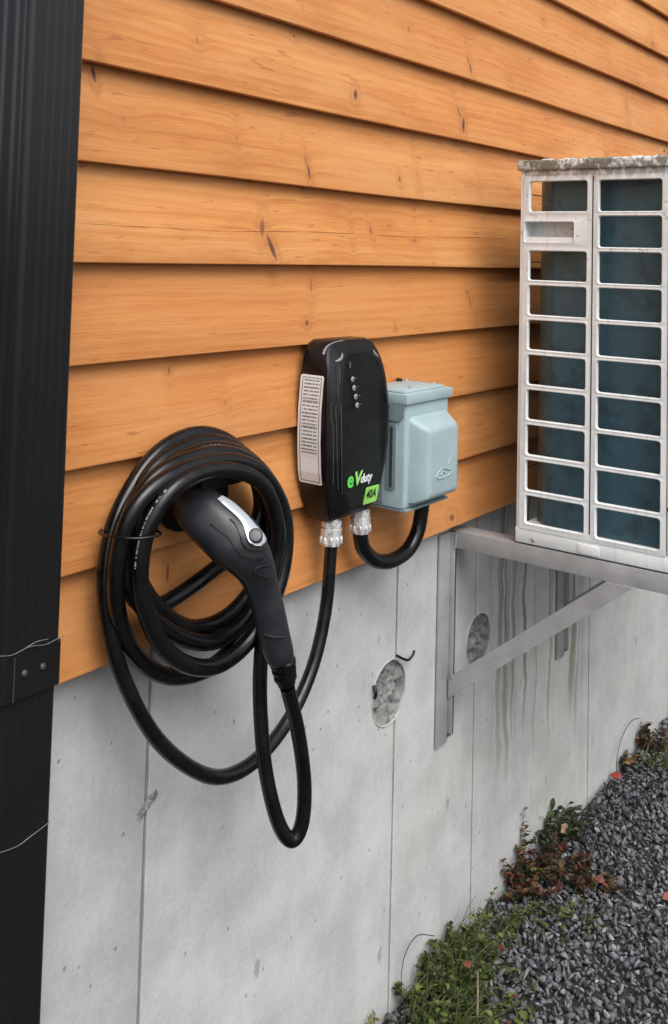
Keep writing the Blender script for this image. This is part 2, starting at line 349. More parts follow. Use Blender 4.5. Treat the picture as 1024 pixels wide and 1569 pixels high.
def lathe(prof, base, axis, seg=24):
    """prof: (distance along axis, radius)"""
    ax = Vector(axis).normalized(); n = ax.orthogonal().normalized(); b = ax.cross(n); vs_, fs = [], []
    for d, r in prof:
        for k in range(seg):
            a = 2*math.pi*k/seg; vs_.append(Vector(base)+ax*d+(n*math.cos(a)+b*math.sin(a))*r)
    for i in range(len(prof)-1):
        for k in range(seg): a, c = i*seg+k, i*seg+(k+1) % seg; fs.append((a, c, c+seg, a+seg))
    fs.append(tuple(range(seg))[::-1]); fs.append(tuple((len(prof)-1)*seg+k for k in range(seg)))
    return vs_, fs
def rings(vlists, cap0=True, cap1=True):
    n = len(vlists[0]); vs_ = [v for r in vlists for v in r]; fs = []
    for i in range(len(vlists)-1):
        for k in range(n): a, b = i*n+k, i*n+(k+1) % n; fs.append((a, b, b+n, a+n))
    if cap0: fs.append(tuple(range(n))[::-1])
    if cap1: fs.append(tuple((len(vlists)-1)*n+k for k in range(n)))
    return vs_, fs
def mkb(name, vs_, fs, mat, parent=None, smooth=None, label=None):
    """like mk, with normals made consistent"""
    bm = bmesh.new(); V = [bm.verts.new(v) for v in vs_]
    for f in fs:
        try: bm.faces.new([V[i] for i in f])
        except ValueError: pass
    return from_bm(name, bm, mat, parent, smooth, label)
def text_mesh(name, body, size, mat, parent, origin, xdir, ydir, bold=0.0, depth=.0004, shear=0.0, squeeze=1.0):
    cu = bpy.data.curves.new('txt', 'FONT'); cu.body = body; cu.size = size; cu.offset = bold; cu.extrude = depth; cu.shear = shear; cu.resolution_u = 4
    ob = bpy.data.objects.new('txt', cu); COL.objects.link(ob); bpy.context.view_layer.update()
    me = bpy.data.meshes.new_from_object(ob.evaluated_get(bpy.context.evaluated_depsgraph_get()))
    bpy.data.objects.remove(ob); bpy.data.curves.remove(cu)
    X = Vector(xdir).normalized(); Y = Vector(ydir).normalized(); Zv = X.cross(Y)
    for v in me.vertices:
        c = v.co; v.co = Vector(origin)+X*c.x*squeeze+Y*c.y+Zv*c.z+Vector((0, 0, H))
    me.name = name
    return finish(name, me, mat, parent)

# ---------------------------------------------------------------- measured paths (metres, z relative to the eye)
CABLE= [(1.55, -0.078, -0.533), (1.547, -0.078, -0.574), (1.539, -0.078, -0.655), (1.509, -0.078, -0.741), (1.456, -0.08, -0.804), (1.388, -0.085, -0.84), (1.316, -0.09, -0.854), (1.244, -0.09, -0.844), (1.176, -0.09, -0.802), (1.113, -0.088, -0.743), (1.067, -0.085, -0.677), (1.032, -0.08, -0.607), (1.015, -0.072, -0.539), (1.012, -0.066, -0.484), (1.024, -0.062, -0.422), (1.049, -0.06, -0.377), (1.096, -0.06, -0.327), (1.15, -0.06, -0.302), (1.215, -0.06, -0.298), (1.284, -0.06, -0.324), (1.341, -0.06, -0.378), (1.365, -0.06, -0.441), (1.333, -0.06, -0.496), (1.259, -0.06, -0.521), (1.184, -0.062, -0.541), (1.122, -0.066, -0.548), (1.066, -0.075, -0.524), (1.038, -0.08, -0.469), (1.045, -0.08, -0.404), (1.082, -0.078, -0.339), (1.15, -0.075, -0.312), (1.227, -0.075, -0.31), (1.309, -0.075, -0.349), (1.364, -0.075, -0.422), (1.371, -0.075, -0.501), (1.339, -0.075, -0.566), (1.266, -0.078, -0.6), (1.183, -0.082, -0.595), (1.11, -0.088, -0.551), (1.05, -0.095, -0.482), (1.044, -0.098, -0.405), (1.08, -0.098, -0.342), (1.147, -0.096, -0.318), (1.225, -0.095, -0.319), (1.303, -0.095, -0.354), (1.357, -0.095, -0.423), (1.37, -0.095, -0.503), (1.338, -0.095, -0.572), (1.271, -0.098, -0.615), (1.193, -0.1, -0.616), (1.106, -0.1, -0.572), (1.042, -0.1, -0.507), (1.016, -0.1, -0.441), (1.026, -0.1, -0.383), (1.07, -0.105, -0.336), (1.135, -0.11, -0.32), (1.208, -0.115, -0.321), (1.289, -0.115, -0.355), (1.347, -0.115, -0.424), (1.361, -0.112, -0.498), (1.344, -0.105, -0.571), (1.286, -0.1, -0.626), (1.221, -0.09, -0.664), (1.145, -0.075, -0.66), (1.075, -0.075, -0.612), (1.025, -0.085, -0.539), (1.003, -0.1, -0.466), (1.006, -0.115, -0.39), (1.045, -0.125, -0.347), (1.116, -0.13, -0.327), (1.2, -0.132, -0.329), (1.277, -0.135, -0.36), (1.334, -0.135, -0.429), (1.344, -0.135, -0.495), (1.324, -0.135, -0.56), (1.273, -0.132, -0.617), (1.209, -0.128, -0.643), (1.147, -0.125, -0.633), (1.086, -0.122, -0.592), (1.046, -0.122, -0.531), (1.025, -0.125, -0.47), (1.03, -0.13, -0.406), (1.061, -0.14, -0.356), (1.119, -0.145, -0.335), (1.19, -0.15, -0.34), (1.259, -0.155, -0.375), (1.3, -0.155, -0.451), (1.293, -0.15, -0.523), (1.277, -0.15, -0.586), (1.269, -0.15, -0.661), (1.27, -0.152, -0.732), (1.277, -0.16, -0.823), (1.294, -0.175, -0.905), (1.315, -0.187, -0.938), (1.331, -0.195, -0.916), (1.328, -0.2, -0.85), (1.297, -0.208, -0.755), (1.259, -0.214, -0.673)]
CORD= [(1.64, -0.08, -0.529), (1.643, -0.08, -0.551), (1.655, -0.08, -0.575), (1.692, -0.082, -0.603), (1.745, -0.086, -0.615), (1.799, -0.09, -0.605), (1.828, -0.095, -0.573), (1.837, -0.098, -0.534), (1.838, -0.1, -0.511)]
GUN= [(1.164, -0.085, -0.386, 0.0308), (1.16, -0.105, -0.4, 0.0365), (1.156, -0.13, -0.409, 0.0391), (1.164, -0.16, -0.428, 0.0418), (1.175, -0.185, -0.449, 0.0416), (1.192, -0.197, -0.478, 0.0328), (1.205, -0.2, -0.507, 0.0279), (1.218, -0.204, -0.543, 0.0265), (1.229, -0.209, -0.585, 0.0256), (1.238, -0.213, -0.616, 0.0241), (1.242, -0.213, -0.625, 0.0201)]
LEVL= [(1.1477, -0.1569, -0.3755), (1.1503, -0.1761, -0.3863), (1.1543, -0.1924, -0.3968), (1.1561, -0.2034, -0.4077), (1.1531, -0.2126, -0.4196), (1.1528, -0.2192, -0.4289), (1.158, -0.2244, -0.4343)]
LEVR= [(1.1625, -0.1542, -0.3731), (1.1704, -0.1698, -0.382), (1.1745, -0.1913, -0.3954), (1.1785, -0.2079, -0.4095), (1.1841, -0.2204, -0.4227), (1.184, -0.2261, -0.4323), (1.1698, -0.2285, -0.4369)]
BTN= [(1.1637, -0.222, -0.4218)]
SEAMS=[ [(1.1452, -0.1862, -0.3997), (1.148, -0.1949, -0.4076), (1.1475, -0.2044, -0.42), (1.147, -0.2126, -0.4324), (1.1539, -0.2211, -0.4411), (1.1694, -0.2268, -0.4433), (1.1839, -0.2261, -0.443)] , [(1.1256, -0.1655, -0.4067), (1.1344, -0.1923, -0.4231), (1.1388, -0.2058, -0.439), (1.1461, -0.2164, -0.4491), (1.1591, -0.2243, -0.4548), (1.174, -0.2281, -0.4565)] , [(1.1933, -0.2299, -0.4702), (1.1705, -0.2267, -0.4674), (1.1627, -0.2218, -0.4728), (1.173, -0.2252, -0.4816), (1.1901, -0.2298, -0.4882)] , [(1.2001, -0.214, -0.5777), (1.2045, -0.2226, -0.5795), (1.2112, -0.2294, -0.5811), (1.2219, -0.2346, -0.5822)] ]

# ================================================================ THE SETTING
rng = random.Random(7)
def ground_sheet():
    S = 80; vs_ = [(-S, -S, -H-.012), (S, -S, -H-.012), (S, S, -H-.012), (-S, S, -H-.012)]
    o = mk('ground', vs_, [(0, 1, 2, 3)], M['soil']); o['kind'] = 'structure'; o['label'] = 'dark bare soil under the gravel along the house'; o['category'] = 'ground'
ground_sheet()

# ---------------------------------------------------------------- house: siding planks over a cast concrete foundation
house = thing('house', 'house wall with orange stained wooden siding over a grey concrete foundation', 'house', (3.2, .1, -H))
X0, X1 = .80, 6.6
siding = box('siding', X0, X1, .002, .20, -.60, 1.45, M['joint'], house, label='orange stained lapped board siding')
EXP, ZB = .15, -.6237
def plank(i):
    zb = ZB+EXP*i; nx = 120; r = random.Random(i*13+1)
    prof = lambda dz, dy: None
    vs_, fs = [], []
    ph = r.random()*9
    for k in range(nx+1):
        x = X0-.002+(X1+.004-X0)*k/nx
        wv = .0012*math.sin(x*2.1+ph)+.0007*math.sin(x*5.3+2*ph)
        bow = .0012*math.sin(x*1.3+ph*1.7)
        zt = zb+EXP+.022
        P = [(-.0362+bow, zb+wv+.0012), (-.0350+bow, zb+wv), (-.0270+bow, zb+wv-.0003), (-.0270+bow, zb+wv+.015), (-.0010, zb+wv+.015), (-.0010, zt), (-.0135, zt), (-.0252+bow*.5, zb+EXP*.5), (-.0365+bow, zb+wv+.004)]
        vs_ += [(x, y, z) for y, z in P]
    n = 9
    for k in range(nx):
        for j in range(n):
            a, b = k*n+j, k*n+(j+1) % n; fs.append((a, b, b+n, a+n))
    fs.append(tuple(range(n))); fs.append(tuple(nx*n+j for j in range(n))[::-1])
    return mkb('plank', vs_, fs, wood_material(zb-.005, zb+EXP+.025), siding, 35)
for i in range(14): plank(i)

foundation = box('foundation', X0, X1, .050, .25, -H-.3, -.595, M['joint'], house, label='grey cast concrete foundation wall with vertical form joints')
XJ = [X0, 1.1745, 1.905, 2.2635, 2.981, 3.709, 4.44, 5.17, 5.9, X1]
def panel(xa, xb, i):
    nz = 46; z0, z1 = -H-.25, -.598; gap = .0032
    vs_, fs = [], []
    for k in range(nz+1):
        z = z0+(z1-z0)*k/nz
        ja = gap+.0016*abs(noise.noise((z*9, i*3.1, 0)))+.0012*noise.noise((z*25, i*3.1, 5)); jb = gap+.0014*abs(noise.noise((z*9, i*3.1+3.1, 9)))+.0012*noise.noise((z*25, i*3.1, 15))
        a, b = xa+max(.0012, ja), xb-max(.0012, jb); st = 0.0
        vs_ += [(a, .049, z), (a, .001+st, z), (a+.002, -.0002+st, z), (b-.002, -.0002+st, z), (b, .001+st, z), (b, .049, z)]
    n = 6
    for k in range(nz):
        for j in range(n): a, b = k*n+j, k*n+(j+1) % n; fs.append((a, b, b+n, a+n))
    fs.append(tuple(range(n))); fs.append(tuple(nz*n+j for j in range(n))[::-1])
    o = mkb('concrete_panel', vs_, fs, M['concrete'], foundation, 50)
    for (cx, cz, r, sd_) in HOLES:                         # core holes drilled through the joint
        if xa-r < cx < xb+r:
            L = [[(cx+r*rim(2*math.pi*k/64, sd_)*math.cos(2*math.pi*k/64)*.97, y, cz+r*rim(2*math.pi*k/64, sd_)*math.sin(2*math.pi*k/64)) for k in range(64)] for y in (-.02, .032)]
            v, f = rings(L); cut = mkb('cut', v, f, M['joint']); md = o.modifiers.new('hole', 'BOOLEAN'); md.object = cut; md.operation = 'DIFFERENCE'; md.solver = 'EXACT'
            bpy.context.view_layer.update()
            me = bpy.data.meshes.new_from_object(o.evaluated_get(bpy.context.evaluated_depsgraph_get())); o.modifiers.clear(); o.data = me; me.name = 'concrete_panel'; me.shade_flat()
            cm = cut.data; bpy.data.objects.remove(cut); bpy.data.meshes.remove(cm)
    return o
HOLES = [(1.878, -.941, .067, 3.0), (2.279, -.944, .064, 8.0)]
def rim(a, seed): return 1+.035*noise.noise((math.cos(a)*2, math.sin(a)*2, seed))
for i in range(len(XJ)-1): panel(XJ[i], XJ[i+1], i)

def core_hole(cx, cz, r, seed, name, label):
    """mortared-up core hole: thin white rim and crumpled filling"""
    nr, na = 26, 110; vs_, fs = [], []
    for i in range(nr+1):
        q = i/nr
        for k in range(na):
            a = 2*math.pi*k/na; rr = (r+.0005)*q*rim(a, seed)
            x, z = cx+rr*math.cos(a)*.97, cz+rr*math.sin(a)
            h = noise.turbulence((x*30, z*30, seed), 4, True)
            vs_.append((x, .017-.013*q**5-.022*max(0, h-.15)*(1-q**8), z))
    for i in range(nr):
        for k in range(na): a, b = i*na+k, i*na+(k+1) % na; fs.append((a, b, b+na, a+na))
    p = mkb(name, vs_, fs, M['patch'], foundation, 50, label)
    P = [(cx+(r+.0005)*rim(2*math.pi*k/60, seed)*math.cos(2*math.pi*k/60)*.97, -.0005, cz+(r+.0005)*rim(2*math.pi*k/60, seed)*math.sin(2*math.pi*k/60)) for k in range(61)]
    tube('sealant_rim', P, [.0020+.0011*noise.noise((k*.35, seed, 1)) for k in range(61)], M['foam'], foundation, 8)
    return p
core_hole(*HOLES[0], 'mortar_patch', 'round mortar patch on the joint left of the bracket')
core_hole(*HOLES[1], 'mortar_patch', 'round mortar patch behind the bracket brace')
tube('wire_stub', catmull([(1.900, -.004, -.868), (1.915, -.012, -.878), (1.930, -.015, -.884), (1.943, -.018, -.878), (1.949, -.019, -.868)], 5), .0028, M['rubber'], foundation, 8, label='short black wire stub at the patch')
tube('wire_stub', catmull([(1.816, -.004, -.905), (1.813, -.010, -.918), (1.816, -.006, -.930)], 5), .0040, M['rubber'], foundation, 8)
# spalled spot on the left joint
def spall(cx, cz, seed, ra=.026, rb_=.009, rot=.55):
    nr, na = 9, 48; vs_, fs = [], []
    for i in range(nr+1):
        q = i/nr
        for k in range(na):
            a = 2*math.pi*k/na; e = 1+.55*noise.noise((math.cos(a)*2.2, math.sin(a)*2.2, seed)); u, w_ = ra*q*e*math.cos(a), rb_*q*e*math.sin(a)
            x, z = cx+u*math.cos(rot)-w_*math.sin(rot), cz+u*math.sin(rot)+w_*math.cos(rot)
            vs_.append((x, -.0004-.0065*abs(noise.noise((x*110, z*110, seed)))*(1-q**3), z))
    for i in range(nr):
        for k in range(na): a, b = i*na+k, i*na+(k+1) % na; fs.append((a, b, b+na, a+na))
    return mkb('spalled_spot', vs_, fs, M['rough_concrete'], foundation, 30, 'rough spalled spot on the left form joint')
spall(1.178, -.888, 5)

# ---------------------------------------------------------------- downspout
ds = thing('downspout', 'black ribbed metal downspout running up the left edge', 'downspout', (.835, -.09, -H))
def spout_profile(xl, xr, yf, yb, rib=.0013, ribs=True):
    P = []; rad = .010
    def wave(s, n): return rib*(.5+.5*math.cos(2*math.pi*n*s)) if ribs else 0.0
    N = 60
    for k in range(N+1):                                   # front, right to left
        s = k/N; e = min(1, 8*min(s, 1-s)); P.append((xr-rad-(xr-xl-2*rad)*s, yf+wave(s, 5)*e))
    for k in range(1, 6): a = k/6*math.pi/2; P.append((xl+rad-rad*math.sin(a), yf+rad-rad*math.cos(a)))
    for k in range(N+1):
        s = k/N; e = min(1, 8*min(s, 1-s)); P.append((xl+wave(s, 3)*1.8*e, yf+rad+(yb-yf-2*rad)*s))
    P += [(xl, yb), (xr, yb)]
    for k in range(9): s = k/8; P.append((xr, yb+(yf+rad-yb)*s))
    for k in range(1, 6): a = k/6*math.pi/2; P.append((xr-rad+rad*math.cos(a), yf+rad-rad*math.sin(a)))
    return P
def extrude_profile(name, P, z0, z1, mat, parent, label=None, nz=4, wob=.0):
    L = []
    for k in range(nz+1):
        z = z0+(z1-z0)*k/nz; L.append([(x+wob*noise.noise((z*2, x*9, 1)), y+wob*noise.noise((z*2, y*9, 4)), z) for x, y in P])
    v, f = rings(L); return mkb(name, v, f, mat, parent, 40, label)
extrude_profile('pipe', spout_profile(.788, .8775, -.140, -.042), -.560, 1.45, M['black_metal'], ds)
extrude_profile('lower_pipe', spout_profile(.7905, .8760, -.1375, -.046, rib=.0007), -H-.02, -.500, M['black_metal'], ds)
strap = extrude_profile('strap', spout_profile(.7855, .8800, -.1425, -.038, ribs=False), -.566, -.512, M['black_metal'], ds)
for x in (.819, .847):
    v, f = lathe([(0, .0042), (.002, .0042), (.0034, .0028), (.0036, .0)], (x, -.1424, -.5355), (0, -1, 0), 12); mk('screw', v, f, M['dark_trim'], strap, 40)
box('strap_seam', .8030, .8042, -.1442, -.1420, -.566, -.512, M['dark_trim'], strap)
tube('tie_wire', catmull([(.781, -.1442, -.503), (.799, -.1450, -.5065), (.823, -.1455, -.5035), (.848, -.1452, -.508), (.868, -.1450, -.506), (.8775, -.1440, -.505)], 6), .0006, M['wire'], ds, 6)
tube('tie_wire', catmull([(.812, -.1449, -.5055), (.832, -.1458, -.5005), (.852, -.1455, -.502)], 6), .0006, M['wire'], ds, 6)
tube('tie_wire', catmull([(.787, -.1405, -.742), (.822, -.1388, -.748), (.841, -.1388, -.745), (.864, -.1386, -.741), (.873, -.1375, -.739)], 6), .0006, M['wire'], ds, 6)

# ================================================================ CHARGER
ch = thing('charging_station', 'black wall charger with side label and green printed logo', 'charger', (1.588, -.036, -.50))
CX, CZ0, CZ1 = 1.588, -.497, -.163
HW = [(0, .058), (.02, .066), (.07, .076), (.15, .087), (.28, .098), (.45, .1025), (.62, .1025), (.78, .098), (.90, .090), (.955, .083), (.985, .072), (1, .058)]
def hw(u):
    for (a, b), (c, d) in zip(HW, HW[1:]):
        if u <= c: return b+(d-b)*(u-a)/(c-a)
    return HW[-1][1]
YF = [(0, -.104), (.12, -.117), (.4, -.1245), (.65, -.123), (.85, -.112), (1, -.092)]
def yf(u):
    u = min(1, max(0, u))
    for (a, b), (c, d) in zip(YF, YF[1:]):
        if u <= c: return b+(d-b)*(u-a)/(c-a)
    return YF[-1][1]
US = [0, .01, .025, .05, .09, .15, .22, .3, .4, .5, .6, .7, .78, .85, .9, .935, .96, .98, .992, 1]
def outline(ins, depth):
    """depth 0 = wall side, 1 = the front face"""
    P = []
    for side in (-1, 1):
        seq = US if side == -1 else US[::-1]
        for u in seq:
            z = CZ0+ins*.8+(CZ1-CZ0-1.6*ins)*u
            ua = (z-CZ0)/(CZ1-CZ0); y = -.036+(yf(ua)+.036)*depth
            P.append((CX+side*max(.02, hw(u)-ins), y, z))
    return P
v, f = rings([outline(.004, 0), outline(0, .06), outline(0, .70), outline(.002, .77)])
mkb('body', v, f, M['black_gloss'], ch, 40)
v, f = rings([outline(.0035, .74), outline(.003, .80), outline(.006, .86), outline(.020, .965), outline(.025, .99), outline(.031, 1.0)])
front = mkb('front_cover', v, f, M['black_plastic'], ch, 14)
def fpt(x, z, off=.0006):
    """a point on the front face"""
    u = (z-CZ0)/(CZ1-CZ0); return (x, yf(u)-off, z)
def cpt(k, z, off=.0012):
    """a point on the left chamfer, k 0 = side edge, 1 = face edge"""
    u = (z-CZ0)/(CZ1-CZ0); ins = .006+(.022-.006)*k; d = .86+(.97-.86)*k
    return (CX-(hw(u)-ins)-off*.6, -.036+(yf(u)+.036)*d-off, z)
for L in ([(.72, -.208), (.80, -.268), (.45, -.281), (.62, -.308), (.70, -.369), (.8, -.43)], [(1.05, -.206), (1.15, -.30), (1.18, -.37), (1.2, -.44)], [(.02, -.272), (.02, -.303), (.25, -.314), (.3, -.358), (.3, -.42)]):
    tube('trim_line', [cpt(k, z) for k, z in L], .0011, M['dark_trim'], front, 6)
# scooped upper corners with a grey lip
for s, nm in ((-1, 'corner_lip'), (1, 'corner_lip')):
    P = [fpt(CX+s*q, zz, .001) for q, zz in ((.077, -.1985), (.066, -.199), (.056, -.194), (.0505, -.185))]
    P = [(a, b+.012*abs(a-CX-s*.05)/.03, c) for a, b, c in P]
    tube(nm, catmull(P, 5), [.0010+.0026*math.sin(math.pi*k/15) for k in range(16)], M['grey_trim'], front, 8)
P = [(1.503, -.083, -.187), (1.507, -.083, -.179), (1.516, -.083, -.172), (1.534, -.084, -.1665), (1.56, -.0855, -.164)]
tube('top_lip', catmull(P, 5), [.0028-.0018*k/20 for k in range(21)], M['grey_trim'], front, 8)
P = [(1.56, -.0855, -.164), (1.60, -.0865, -.1635), (1.64, -.0855, -.167), (1.662, -.085, -.174), (1.668, -.085, -.190)]
tube('top_lip', catmull(P, 5), .0007, M['dark_trim'], front, 8)
for (x, z) in ((1.553, -.2335), (1.5545, -.2495), (1.5565, -.2655), (1.5585, -.2815)):
    y = fpt(x, z)[1]; v, f = lathe([(-.001, .0050), (.0004, .0050), (.0009, .0043)], (x, y, z), (0, -1, 0), 16)
    l = mk('indicator_light', v, f, M['led'], front, 40)
    box('icon', x-.0018, x+.0018, y-.0009, y-.0016, z-.0022, z+.0022, M['button'], l)
    box('printed_mark', x+.009, x+.0125, fpt(x, z)[1]-.0012, fpt(x, z)[1], z+.0008, z+.0022, M['button'], front)
box('printed_mark', 1.5505, 1.5525, fpt(1.55, -.207)[1]-.0006, fpt(1.55, -.207)[1]+.002, -.213, -.202, M['button'], front)
def tilt(z): return Vector((0, (yf((z+.01-CZ0)/(CZ1-CZ0))-yf((z-.01-CZ0)/(CZ1-CZ0))), .02)).normalized()
lo = Vector(fpt(1.536, -.4305, .0012)); td = tilt(-.425); ty = Vector((0, 0, 1))
text_mesh('logo', 'e', .042, M['green'], front, lo, (1, 0, 0), td, .0011)
text_mesh('logo', 'V', .036, M['lime'], front, lo+Vector((.0215, 0, .0005)), (1, 0, 0), td, .0009, shear=.15)
text_mesh('logo', 'duty', .0235, M['white_print'], front, lo+Vector((.0425, 0, .002)), (1, 0, 0), td, .0004, shear=.2, squeeze=.88)
# 40 A badge in the lower right corner
bz = -.457; q = tilt(bz)
def badge_pt(x, s, off): return Vector(fpt(x, bz, off))+q*s
bad = [badge_pt(x, s, .0010) for x, s in ((1.600, -.0165), (1.640, -.0165), (1.6425, -.0135), (1.6425, .0135), (1.640, .0165), (1.603, .0165), (1.600, .0135))]
v, f = rings([[p+Vector((0, .0022, 0)) for p in bad], bad]); badge = mkb('rating_badge', v, f, M['lime'], front)
text_mesh('printed_rating', '40A', .024, M['ink'], badge, badge_pt(1.6025, -.0055, .0016), (1, 0, 0), q, .0004, depth=.0002, squeeze=.82)
# rating label on the left flank, following its curve
def label_strip():
    me_v, me_f, uvs = [], [], []; n = 28; za, zb = -.4235, -.2250; ya, yb = -.0415, -.0955
    def corner(s): return .004*(1-math.sqrt(max(0, 1-(1-min(1, min(s, 1-s)/.02))**2)))
    for k in range(n+1):
        s = k/n; s = .5-.5*math.cos(math.pi*s)
        z = za+(zb-za)*s; u = (z-CZ0)/(CZ1-CZ0); x = CX-hw(u)-.0009; c = corner(s)
        me_v += [(x, ya-c, z), (x, yb+c, z)]; uvs += [(0, s), (1, s)]
        if k: a = (k-1)*2; me_f.append((a, a+2, a+3, a+1))
    o = mk('rating_label', me_v, me_f, M['label'], ch, label='pale printed rating label on the left side'); uvl = o.data.uv_layers.new(name='UVMap')
    for li in o.data.loops: uvl.data[li.index].uv = uvs[li.vertex_index]
    return o
label_strip()
def gland(x, y, zt, zb, name='cable_gland'):
    v, f = lathe([(0, .0135), (.006, .0135), (.0062, .0185), (.016, .0190), (.0165, .0165), (.019, .0165), (.0195, .0200), (.030, .0200), (zt-zb-.002, .0185), (zt-zb, .0140)], (x, y, zt), (0, 0, -1), 8)
    g = mk(name, v, f, M['nickel'], ch, 30)
    bm = bmesh.new()
    for k in range(10):
        a = 2*math.pi*k/10; cx, cy = x+.0198*math.cos(a), y+.0198*math.sin(a); bx(bm, cx-.0022, cx+.0022, cy-.0022, cy+.0022, zb+.006, zb+.018, .0008, 1)
    from_bm('grip_rib', bm, M['nickel'], g, 40)
    return g
gland(1.549, -.078, -.493, -.545); gland(1.640, -.080, -.490, -.541)

# ---------------------------------------------------------------- receptacle box
rb = thing('outlet_box', 'pale blue grey metal outlet box with hooded cover', 'outlet box', (1.785, -.09, -.50))
def rrect(x0, x1, z0, z1, y, r=.006, n=4, rb_=None):
    P = []; rb_ = r if rb_ is None else rb_
    for (cx, cz, a0, q) in ((x1-r, z1-r, 0, r), (x0+r, z1-r, 90, r), (x0+rb_, z0+rb_, 180, rb_), (x1-rb_, z0+rb_, 270, rb_)):
        for k in range(n+1): a = R(a0+90*k/n); P.append((cx+q*math.cos(a), y, cz+q*math.sin(a)))
    return P
v, f = rings([rrect(1.700, 1.868, -.497, -.282, -.034, .004), rrect(1.699, 1.869, -.498, -.282, -.132, .004), rrect(1.701, 1.867, -.496, -.284, -.1385, .004), rrect(1.706, 1.862, -.491, -.290, -.141, .004)])
mkb('body', v, f, M['box'], rb, 35)
bm = bmesh.new(); bx(bm, 1.694, 1.873, -.147, -.034, -.2925, -.2735, .0013)
lid = from_bm('lid', bm, M['box'], rb, 40)
bm = bmesh.new(); bx(bm, 1.706, 1.861, -.134, -.034, -.275, -.2675, .004); from_bm('raised_plate', bm, M['box'], lid, 40)
for x, y in ((1.846, -.048), (1.838, -.120), (1.752, -.118)):
    v, f = lathe([(-.004, .0045), (.004, .0045), (.0052, .0032)], (x, y, -.268), (0, 0, 1), 12); mk('screw', v, f, M['zinc'], lid, 40)
v, f = lathe([(0, .007), (.008, .007), (.011, .004)], (1.83, -.040, -.272), (0, 0, 1), 14); mk('knockout_plug', v, f, M['black_plastic'], lid, 40)
F = [(-.045, -.2925), (-.1405, -.2925), (-.1385, -.316), (-.128, -.327), (-.045, -.324)]
v, f = rings([[(1.6945, y, z) for y, z in F], [(1.6992, y, z) for y, z in F]]); flap = mkb('hinge_flap', v, f, M['box_side'], rb)
v, f = lathe([(0, .0042), (.002, .0042), (.003, .003)], (1.6945, -.104, -.296), (-1, 0, 0), 12); mk('rivet', v, f, M['button'], flap, 40)
F2 = rrect(-.121, -.100, -.462, -.334, 0, .006)
v, f = rings([[(1.6995, a, c) for a, b, c in F2], [(1.6965, a, c) for a, b, c in F2]]); sr = mkb('side_rib', v, f, M['box_side'], rb, 40)
F3 = rrect(-.114, -.108, -.457, -.339, 0, .002)
v, f = rings([[(1.6966, a, c) for a, b, c in F3], [(1.6955, a, c) for a, b, c in F3]]); mkb('slot', v, f, M['dark_trim'], sr)
# thin side plate, darker than the body and set proud of it
box('side_panel', 1.6962, 1.6994, -.092, -.040, -.490, -.330, M['box_side'], rb, .001)
# the hood: slopes out from the face and is open underneath
H0 = rrect(1.713, 1.862, -.489, -.318, -.139, .010, 5, .004); H1 = rrect(1.716, 1.856, -.486, -.327, -.155, .012, 5, .004); H2 = rrect(1.7235, 1.845, -.479, -.335, -.174, .013, 5, .006); H3 = rrect(1.729, 1.839, -.474, -.341, -.1805, .010, 5, .006); H4 = rrect(1.736, 1.832, -.466, -.349, -.182, .008, 5, .006)
v, f = rings([H0, H1, H2, H3, H4], cap0=False); hood = mkb('hood', v, f, M['box'], rb, 50)
tube('embossed_emblem', catmull([(1.751, -.1822, -.435), (1.762, -.1825, -.427), (1.777, -.1825, -.422), (1.80, -.1825, -.428), (1.811, -.1825, -.428), (1.806, -.1825, -.437), (1.785, -.1825, -.441), (1.759, -.1825, -.440), (1.751, -.1822, -.435)], 4), .0013, M['box'], hood, 6)
tube('embossed_emblem', catmull([(1.770, -.1822, -.434), (1.778, -.1825, -.429), (1.786, -.1825, -.433), (1.793, -.1825, -.432)], 4), .0011, M['box'], hood, 6)
tube('embossed_emblem', catmull([(1.796, -.1822, -.418), (1.805, -.1825, -.407), (1.812, -.1825, -.394)], 4), .0010, M['box'], hood, 6)
bm = bmesh.new(); bx(bm, 1.701, 1.866, -.146, -.036, -.503, -.4975, .002); from_bm('bottom_lip', bm, M['box_side'], rb, 40)

cord = thing('power_cord', 'short thick black cord looping from the charger to the outlet box', 'cord', (1.74, -.09, -.62))
tube('cord', catmull(CORD+[(1.838, -.101, -.495)], 8), .0150, M['rubber'], cord, 14)

# ---------------------------------------------------------------- cable holster
hol = thing('cable_holster', 'black cable holster on the siding inside the coiled cable', 'holster', (1.20, -.036, -.40))
v, f = lathe([(0, .062), (.008, .062), (.012, .050), (.055, .046), (.060, .046), (.062, .043), (.0625, .040)], (1.196, -.034, -.392), (0, -1, 0), 28); mk('dock', v, f, M['black_plastic'], hol, 40)
bm = bmesh.new(); bx(bm, 1.150, 1.245, -.120, -.036, -.372, -.360, .004); bx(bm, 1.150, 1.245, -.124, -.114, -.372, -.335, .004); from_bm('hook', bm, M['black_plastic'], hol, 40)

# ---------------------------------------------------------------- charging cable and connector
cc = thing('charging_cable', 'coiled black charging cable with a plug connector hanging on the wall', 'charging cable', (1.2, -.11, -.94))
CP = catmull(CABLE, 8)
